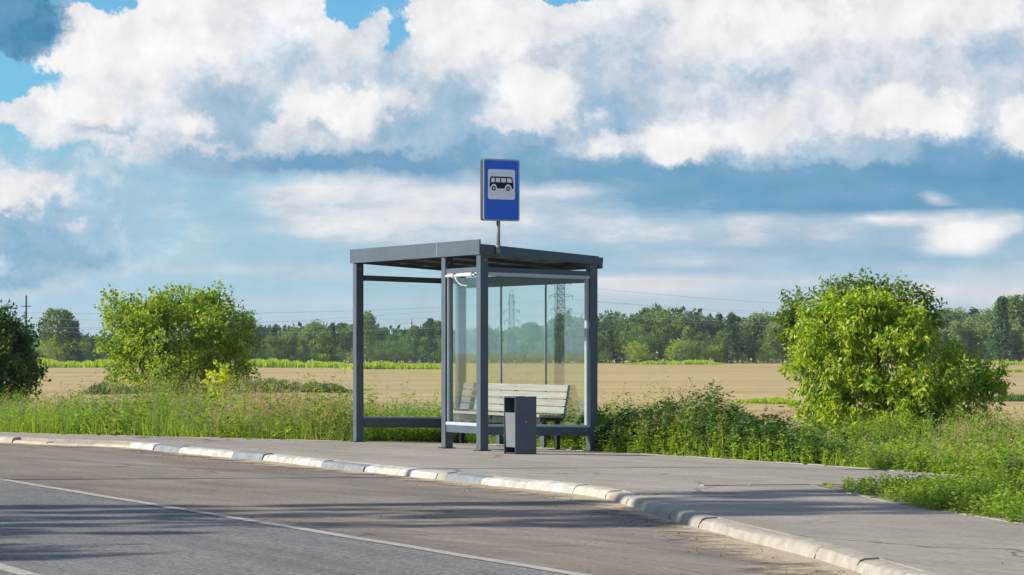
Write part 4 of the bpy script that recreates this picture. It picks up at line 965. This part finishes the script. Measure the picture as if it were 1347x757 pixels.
# weeds on the soil wedge
rng = np.random.default_rng(31)
def inpoly(X, Y, poly):
    c = np.zeros(len(X), bool); j = len(poly)-1
    for i in range(len(poly)):
        (xi, yi), (xj, yj) = poly[i], poly[j]
        c ^= ((yi > Y) != (yj > Y)) & (X < (xj-xi)*(Y-yi)/(yj-yi+1e-9)+xi); j = i
    return c
WX = rng.uniform(2.8, 10.5, 26000); WY = rng.uniform(12, 29, 26000); k = inpoly(WX, WY, wo) & (colx_np(WX, WY) < 1420); WX, WY = WX[k], WY[k]
edge_d = np.clip((colx_np(WX, WY)-1067)/180, 0, 1)
k = (rng.random(len(WX)) < .05+.8*edge_d**1.3); WX, WY, edge_d = WX[k], WY[k], edge_d[k]
zw = lambda X, Y: np.full(len(X), -.03)
wtx = np.array([p[0] for p in wedge_top]); wty = np.array([p[1] for p in wedge_top])
wh = lambda X, Y, r: (.075+.15*np.clip((np.interp(X, wtx, wty)-Y)/3.0, 0, 1))*r.uniform(.5, 1.35, len(X))*(.6+.7*clump(X, Y, 1.6, 2.))
half = rng.random(len(WX)) < .5
weeds('wedge_weeds', 0, 32, 'weed_bright', wh, None, per=24, leaf=.045, XY=(WX[half][:3200], WY[half][:3200]), z_of=zw, spread=.7)
weeds('wedge_weeds', 0, 33, 'weed', wh, None, per=24, leaf=.05, XY=(WX[~half][:2600], WY[~half][:2600]), z_of=zw, spread=.7)
# strips of weeds further out in the field
def field_strip(name, x0, x1, y_base, hpx, n, mat, seed, depth=6, wd=.02, lump=True, head=False):
    rng = np.random.default_rng(seed)
    Yb = 60.
    for _ in range(30): Yb = (EYE-gz1(0, Yb))*F/(y_base-HY)
    X = rng.uniform(R(x0, Yb), R(x1, Yb), n); Y = Yb+rng.uniform(0, depth, n); x = colx_np(X, Y)
    ed = np.clip(np.minimum(x-x0, x1-x)/40, .15, 1); h = hpx*Yb/F*ed*(.45+.35*np.sin(x*.031+seed)**2*lump+.3*np.abs(np.sin(x*.13+seed*2+1.5*np.sin(x*.05)))*lump)*rng.uniform(.55, 1.1, n)
    V, Fq, tips, s_ = blades(X, Y, np.maximum(h, .05), rng, wd*Yb/100, .35); o = npmesh(name, V, Fq, mat, np.tile(rng.random(n), s_)); tag(o, kind='stuff')
field_strip('field_weeds', 300, 465, 517, 19, 9000, 'weed_dark', 41, 5)
field_strip('field_weeds', 100, 310, 519, 20, 7000, 'weed_dark', 48, 5)
field_strip('field_weeds', 940, 1060, 531, 7, 5000, 'grass_bright', 42, 4)
field_strip('field_weeds', 1285, 1420, 529, 13, 5000, 'weed_dark', 43, 4)
field_strip('field_grass_belt', -60, 470, 484, 12, 26000, 'grass_bright', 44, 50, .03)
field_strip('field_grass_belt', 440, 600, 486, 10, 9000, 'grass_bright', 49, 40, .03)
field_strip('field_grass_belt', 820, 960, 480, 7, 6000, 'grass_bright', 45, 40, .03)
field_strip('field_grass_belt', 1280, 1420, 490, 5, 6000, 'grass_bright', 46, 10, .03)
field_strip('field_grass_belt', 1210, 1420, 480, 7, 7000, 'grass_bright', 47, 40, .03)

# ------------------------------------------------------------------ far trees
FY = 700.
def crown_mesh(kind, seed):
    """unit tree: height 1, returns (V,F,tint), trunk mesh data"""
    rng = np.random.default_rng(seed); r_ = random.Random(seed)
    if kind in ('round', 'oval', 'bush'):
        W_ = {'round': .30, 'oval': .20, 'bush': .48}[kind]; z0 = {'round': .12, 'oval': .10, 'bush': .05}[kind]
        bl = [((0, 0, .52), (W_*.55, W_*.55, .34))]
        for i in range(17):
            a = r_.uniform(0, 2*math.pi); z = r_.uniform(z0+.15, .86); rr = W_*math.sqrt(max(.1, 1-((z-.5)/.56)**2))*r_.uniform(.4, .85)
            s = r_.uniform(.07, .15)*(1.3 if kind == 'bush' else 1); bl.append(((rr*math.cos(a), rr*math.sin(a), z), (s*.9*(W_/.28)**.5, s*.9*(W_/.28)**.5, s)))
        S, Dn = blob_sprays(bl, 330, rng, shell=(.7, 1.05), lump=.2, seed=seed); per = 9; sp_ = .035
        tone = .5+.5*np.sin(S[:, 0]*23+S[:, 2]*19+seed)*.8+rng.normal(size=len(S))*.2+(S[:, 2]-.5)*.3  # shading put into the leaf tint: tone patches, paler towards the top
    elif kind in ('spruce', 'pine'):
        n = 360; z = rng.uniform(.06, 1, n)**.85 if kind == 'spruce' else rng.uniform(.38, 1, n)
        prof = (1-z)*.19+.012 if kind == 'spruce' else .20*np.sqrt(np.clip(1-((z-.66)/.36)**2, .02, 1))
        if kind == 'spruce': prof = prof*(.72+.28*((z*13) % 1.0 < .5))*rng.uniform(.6, 1.1, n)
        else: prof = prof*rng.uniform(.5, 1.15, n)
        a = rng.uniform(0, 2*np.pi, n); Dn = np.stack([np.cos(a), np.sin(a), np.full(n, -.3 if kind == 'spruce' else .3)], 1)
        S = np.stack([np.cos(a)*prof, np.sin(a)*prof, z], 1); per = 9; sp_ = .03; tone = rng.random(n)
    idx = np.repeat(np.arange(len(S)), per); n = len(idx)
    P = S[idx]+rng.normal(size=(n, 3))*sp_*.75
    Dr = Dn[idx]*.6+rng.normal(size=(n, 3))*.6+np.array([0, 0, -.2]); L = .042*rng.uniform(.5, 1.2, n)
    V, Fq = leaves(P, Dr, L, L*.75, rng, maxroll=1.5); tint = np.clip(tone[idx]*.55+rng.random(n)*.45, 0, 1)
    return V, Fq, tint
def far_proto(kind, mat, bark, seed):
    V, Fq, t = crown_mesh(kind, seed); c = npmesh('crown', V, Fq, mat, t)
    rng = np.random.default_rng(seed+50); m = MB()
    pts = limb(m, (0, 0, -.04), (0, 0, .85 if kind != 'bush' else .5), .014, .004, rng, 5, .02, 6)
    for q in range(7):
        z = rng.uniform(.25, .7) if kind != 'bush' else rng.uniform(.05, .3); a = rng.uniform(0, 6.28); l = .15 if kind in ('round', 'bush') else .09
        limb(m, (0, 0, z), (math.cos(a)*l, math.sin(a)*l, z+.12), .005, .0015, rng, 3, .05, 5)
    tr = m.build('trunk', bark); return c, tr
protos = {}
for kind, mat, bark, n in (('round', 'far_mid', 'bark', 3), ('oval', 'far_pale', 'birch_bark', 3), ('round', 'far_dark', 'bark', 2), ('spruce', 'far_dark', 'pine_bark', 3), ('pine', 'far_mid', 'pine_bark', 2), ('bush', 'far_lime', 'bark', 2), ('bush', 'far_mid', 'bark', 2)):
    key = {('round', 'far_mid'): 'broadleaf', ('oval', 'far_pale'): 'birch', ('round', 'far_dark'): 'oak', ('spruce', 'far_dark'): 'spruce', ('pine', 'far_mid'): 'pine', ('bush', 'far_lime'): 'lime_bush', ('bush', 'far_mid'): 'green_bush'}[(kind, mat)]
    protos[key] = [far_proto(kind, mat, bark, 100+7*i+len(key)*13) for i in range(n)]
NAMES = {'broadleaf': 'broadleaf_tree', 'birch': 'birch_tree', 'oak': 'oak_tree', 'spruce': 'spruce_tree', 'pine': 'pine_tree', 'lime_bush': 'field_bush', 'green_bush': 'field_bush'}
DESC = {'broadleaf': 'mid green broadleaf tree', 'birch': 'pale green birch tree', 'oak': 'dark round tree', 'spruce': 'dark pointed spruce', 'pine': 'slim pine tree', 'lime_bush': 'bright lime green bush', 'green_bush': 'low green bush'}
used = set(); placed = []
prng = random.Random(77)
def far_tree(kind, x, ytop, ybase, dY=0, wmul=1.0):
    placed.append(dict(kind=kind, x=x, ytop=ytop, ybase=ybase, dY=dY, w=wmul))
def topline(x): return np.interp(x, [55, 62, 75, 92, 105, 120, 132, 290, 305, 318, 333, 345, 380, 420, 446, 460, 480, 486, 500, 530, 560, 580, 600, 650, 700, 735, 765, 785, 800, 840, 865, 892, 912, 930, 960, 985, 1005, 1035, 1215, 1240, 1270, 1300, 1318, 1335, 1347, 1370],
                                [440, 440, 438, 438, 438, 440, 444, 425, 408, 410, 432, 428, 427, 424, 422, 424, 420, 415, 430, 430, 424, 424, 430, 432, 428, 413, 412, 416, 411, 409, 401, 400, 408, 412, 417, 418, 412, 410, 412, 408, 410, 405, 394, 396, 394, 392])
x = 58.
while x < 1380:
    if 135 < x < 285: x += 24; wy = 436
    base = 473 if x < 600 else (479 if x < 1100 else 475)
    zone = x
    ks = ['broadleaf', 'birch', 'spruce', 'oak', 'broadleaf', 'pine'] if x < 700 else (['broadleaf', 'oak', 'oak', 'birch', 'broadleaf', 'spruce'] if x < 950 else ['birch', 'spruce', 'broadleaf', 'birch', 'broadleaf', 'oak'])
    if x > 1200: ks = ['birch', 'birch', 'spruce', 'birch', 'pine']
    kd = prng.choice(ks); yt = float(topline(x))+prng.choice([-3, 0, 0, 2, 4, 7])
    if 1050 < x < 1200 : x += 24
    far_tree(kd, x, yt, base, prng.uniform(10, 40), prng.uniform(.95, 1.25))
    x += prng.uniform(9, 15)
x = 60.
while x < 1380:                       # lower row in front of it
    if not (130 < x < 290 or 1050 < x < 1200):
        base = 473.5 if x < 600 else (479.5 if x < 1100 else 475.5); tl = float(topline(x))
        far_tree(prng.choice(['broadleaf', 'birch', 'birch', 'oak', 'spruce', 'green_bush'] if x < 1200 else ['birch', 'birch', 'spruce']), x, tl+(base-tl)*prng.uniform(.18, .5), base, prng.uniform(-12, 0), prng.uniform(.9, 1.2))
    x += prng.uniform(13, 22)
x = 60.
while x < 1380:                       # shrubs along the foot
    if not (120 < x < 290 or 1050 < x < 1215 or x > 1225):
        base = 474 if x < 600 else 480; far_tree('green_bush', x, base-prng.uniform(12, 22), base, -20, prng.uniform(.8, 1.3))
    x += prng.uniform(18, 34)
for k_, x_, t_, b_, w_ in (('lime_bush', 86, 437, 472, 1.6), ('lime_bush', 835, 449, 479, 1.1), ('lime_bush', 895, 443, 478, 1.1), ('green_bush', 912, 446, 479, 1.2), ('lime_bush', 940, 450, 479, 1.0), ('lime_bush', 578, 456, 474, 1.), ('lime_bush', 468, 462, 474, 1.6), ('lime_bush', 425, 464, 474, 1.6), ('green_bush', 1010, 455, 480, 1.2), ('spruce', 1318, 392, 475, 1.), ('spruce', 98, 424, 472, 1.4), ('pine', 76, 408, 472, 1.5), ('oak', 306, 407, 473, 1.1), ('oak', 322, 410, 473, 1.0), ('pine', 484, 412, 474, .7), ('spruce', 566, 420, 474, 1.), ('spruce', 962, 414, 479, 1.1)):
    far_tree(k_, x_, t_, b_, -26, w_)
def zone_name(x):
    if x < 135: return 'between the dark left bush and the wide bush'
    if x < 345: return 'behind the wide left bush'
    if x < 465: return 'between the wide bush and the shelter'
    if x < 585: return 'seen between the open shelter posts'
    if x < 788: return 'seen through the shelter glass'
    if x < 915: return 'just right of the shelter'
    if x < 1080: return 'left of the big lime bush'
    return 'right of the big lime bush'
ORD = ['leftmost', 'second from left', 'third from left', 'fourth from left', 'fifth from left', 'sixth from left', 'seventh from left', 'eighth from left', 'ninth from left', 'tenth from left', 'eleventh from left', 'twelfth from left', 'thirteenth from left', 'fourteenth from left', 'fifteenth from left', 'sixteenth from left']
zones = {}
for p in placed: zones.setdefault((zone_name(p['x']), DESC[p['kind']]), []).append(p)
for (zn, ds), lst in zones.items():
    lst.sort(key=lambda p: p['x'])
    for i, p in enumerate(lst): p['label'] = f"far {ds} {zn}" if len(lst) == 1 else f"far {ds} {zn}, {ORD[min(i, 15)]}".replace('between the dark left bush and the wide bush', 'between the two left bushes')
first_used = set()
for i, p in enumerate(placed):
    key = p['kind']; v = i % len(protos[key]); c0_, t0_ = protos[key][v]
    Y = FY+p['dY']; g = gz1(0, Y); H = ZP(p['ytop'], Y)-g
    root = empty(NAMES[key], (R(p['x'], Y), Y, g), p['label'], 'bush' if 'bush' in key else 'tree', 'bushes along the far tree line' if 'bush' in key else 'trees of the far tree line')
    sxy = H*p['w']; 
    root.scale = (sxy, sxy, H); root.rotation_euler.z = prng.uniform(0, 6.28)
    if (key, v) in first_used:
        c_, t_ = c0_.copy(), t0_.copy(); COL.objects.link(c_); COL.objects.link(t_)
    else: c_, t_ = c0_, t0_; first_used.add((key, v))
    c_.parent = root; t_.parent = root
for key, l in protos.items():
    for v, (c_, t_) in enumerate(l):
        if (key, v) not in first_used: bpy.data.objects.remove(c_); bpy.data.objects.remove(t_)
# the mass of wood behind the edge trees
rng = np.random.default_rng(90); n = 26000
X = rng.uniform(R(-200, 790), R(1550, 790), n); Y = rng.uniform(745, 800, n); xx = colx_np(X, Y)
tl = topline(np.clip(xx, 55, 1370))+5; tl = np.where((xx > 130) & (xx < 290), 440, tl)
zt = EYE-(tl-HY)/F*Y; z = -2.5+(zt+2.5)*rng.random(n)**.8*(1+.06*np.sin(X*.5)); P = np.stack([X, Y, z], 1)
Dr = rng.normal(size=(n, 3)); V, Fq = leaves(P, Dr, rng.uniform(1.0, 2.2, n), rng.uniform(.9, 1.6, n), rng, maxroll=1.5)
o = npmesh('distant_wood', V, Fq, 'far_dark', rng.random(n)); tag(o, kind='stuff')

# ------------------------------------------------------------------ pylons, cables, poles, tower
def pylon(x, Y, ytop, w_base, w_top, arms, label, mat='pylon_steel', th=.085):
    g = gz1(0, Y); H = ZP(ytop, Y)-g; root = empty('electricity_pylon', (R(x, Y), Y, g), label, 'pylon', 'electricity pylons')
    m = MB(); levels = 15; zs = [H*.93*(1-(1-i/levels)**1.15) for i in range(levels+1)]
    wd = lambda z: w_top+(w_base-w_top)*max(0, 1-z/(H*.62))**1.0
    c = lambda i, z: Vector(((-1, 1, 1, -1)[i]*wd(z)/2, (-1, -1, 1, 1)[i]*wd(z)/2, z))
    for a, b in zip(zs, zs[1:]):
        for i in range(4):
            j = (i+1) % 4; m.tube([c(i, a), c(i, b)], th, 4); m.tube([c(i, a), c(j, b)], th*.6, 4); m.tube([c(j, a), c(i, b)], th*.6, 4); m.tube([c(i, b), c(j, b)], th*.6, 4)
    for i in range(4): m.tube([c(i, zs[-1]), Vector((0, 0, H))], th*.8, 4)
    m.build('lattice', mat, root); tips = []
    for (ya, half) in arms:
        z = ZP(ya, Y)-g; hw = half*Y/F; m = MB()
        for s in (-1, 1):
            for d in (-1, 1): m.tube([(s*w_top/2, d*w_top/2, z+.4), (s*hw, 0, z)], th*.7, 4); m.tube([(s*w_top/2, d*w_top/2, z-.5), (s*hw, 0, z)], th*.7, 4)
            m.tube([(s*hw, 0, z), (s*hw, 0, z-1.0)], .09, 5); tips.append((R(x, Y)+s*hw, Y, g+z-1.0))
        m.build('cross_arm', mat, root)
    return tips
t1 = pylon(673, 655, 381, 2.3, 1.15, [(409, 10), (421.5, 9), (396, 4)], 'slim pylon seen whole through the right glass wall')
t2 = pylon(738, 690, 343, 3.2, 1.9, [(389, 15), (407, 14), (371, 12)], 'thicker pylon whose top hides behind the shelter roof')
def cable(a, b, sag, label, r=.035, grp='power cables across the sky'):
    a, b = Vector(a), Vector(b); pts = [a.lerp(b, t/24)-Vector((0, 0, sag*4*(t/24)*(1-t/24))) for t in range(25)]
    m = MB(); m.tube(pts, r, 5); o = m.build('power_cable', 'cable_grey'); tag(o, label, 'cable', grp)
YW = 680.
for k, (yl, yr, side) in enumerate(((388, 389, 'highest'), (395, 390, 'second highest'), (409, 396, 'middle'), (418, 404, 'second lowest'), (424, 411, 'lowest'))):
    tL = t2[(k*2) % 6]; tR = t2[(k*2+1) % 6]
    tl_ = (t1 if k % 2 == 0 else t2)[(k) % 6]
    cable((R(-500, YW), YW, ZP(yl-14, YW)), tl_, 5.0, f'{side} power cable left of the shelter', .03)
    cable(t2[(k*2+1) % 6], (R(1900, YW), YW, ZP(yr-16, YW)), 6.0, f'{side} power cable right of the shelter', .03)
# wooden pole by the left edge
Yp = 300.; g = gz1(0, Yp); up = empty('utility_pole', (R(34.5, Yp), Yp, g), 'thin dark utility pole rising behind the dark left bush', 'pole')
m = MB(); m.tube([(0, 0, -.3), (0, 0, ZP(389, Yp)-g)], [.12, .09], 8); m.build('pole', 'dark_steel', up)
m = MB(); m.tube([(-.55, 0, ZP(403, Yp)-g), (.55, 0, ZP(403, Yp)-g)], .05, 6); m.build('cross_bar', 'dark_steel', up)
# white tower top over the trees
Yt = 900.; g = gz1(0, Yt); tw = empty('white_tower', (R(541, Yt), Yt, g), 'thin white tower rising above the trees between the shelter posts', 'tower')
m = MB(); zt = ZP(428, Yt)-g; m.tube([(0, 0, -1), (0, 0, zt)], [.75, .5], 10); m.build('shaft', 'white_plastic', tw)
m = MB(); m.tube([(0, 0, zt), (0, 0, zt+1.0), (0, 0, ZP(419, Yt)-g)], [.55, .3, .05], 10); m.build('spire', 'galv', tw)

# ------------------------------------------------------------------ across the road, out of frame: what casts the shadows on the asphalt
def far_side_tree(x, y, h, blobs, n, seed, label):
    return near_tree('roadside_tree', (x, y, -.3), blobs, nspray=n, per=10, leaf=.19, spray=.15, mat='leaf_green', label=label, cat='tree', seed=seed, stems=5, trunk_r=.08, loose=.2, w_ratio=.5)
def curtains(n, x, y, z, seed, ry=(.14, .30), rz=(.8, 1.4)):
    r = random.Random(seed); return [((r.uniform(*x), r.uniform(*y), r.uniform(*z)), (r.uniform(.3, .6), r.uniform(*ry), r.uniform(*rz))) for _ in range(n)]
far_side_tree(-17.5, 18.6, 9, curtains(60, (-1.7, 1.7), (-2.3, 1.6), (2.4, 6.8), 1, (.16, .34)), 3200, 61, 'drooping leafy tree across the road whose crown shades the lane')
far_side_tree(-18.6, 19.6, 12, curtains(30, (-1.5, 1.5), (-1.5, 2.2), (6.8, 11.8), 2, (.09, .18), (.7, 1.3)), 1300, 62, 'taller sparse tree across the road behind the leafy one')
lamp = empty('street_lamp', (-14.3, 27.1, -.2), 'tall street lamp across the road with a long arm', 'street lamp')
m = MB(); m.tube([(0, 0, -.2), (0, 0, 4), (0, 0, 8.3)], [.10, .08, .055], 12); m.build('pole', 'galv', lamp, smooth=True)
m = MB(); m.tube([(0, 0, 8.2), (.15, .02, 8.5), (.5, .06, 8.62), (.9, .11, 8.65)], [.05, .045, .04, .04], 8); m.build('arm', 'galv', lamp, smooth=True)
m = MB(); m.box((.85, -.05, 8.58), (1.55, .32, 8.72)); m.build('lamp_head', 'galv', lamp, bev=.04)

# ------------------------------------------------------------------ the air
t = NT('haze'); v = t.n('ShaderNodeVolumePrincipled', {'Color': (.80, .88, 1., 1), 'Density': .00009, 'Anisotropy': .3}); t.nt.links.new(v.outputs[0], t.out.inputs['Volume'])
m = MB(); m.box((-3100, -300, -17), (3100, 7100, 36)); tag(m.build('haze', 'haze'), kind='stuff')
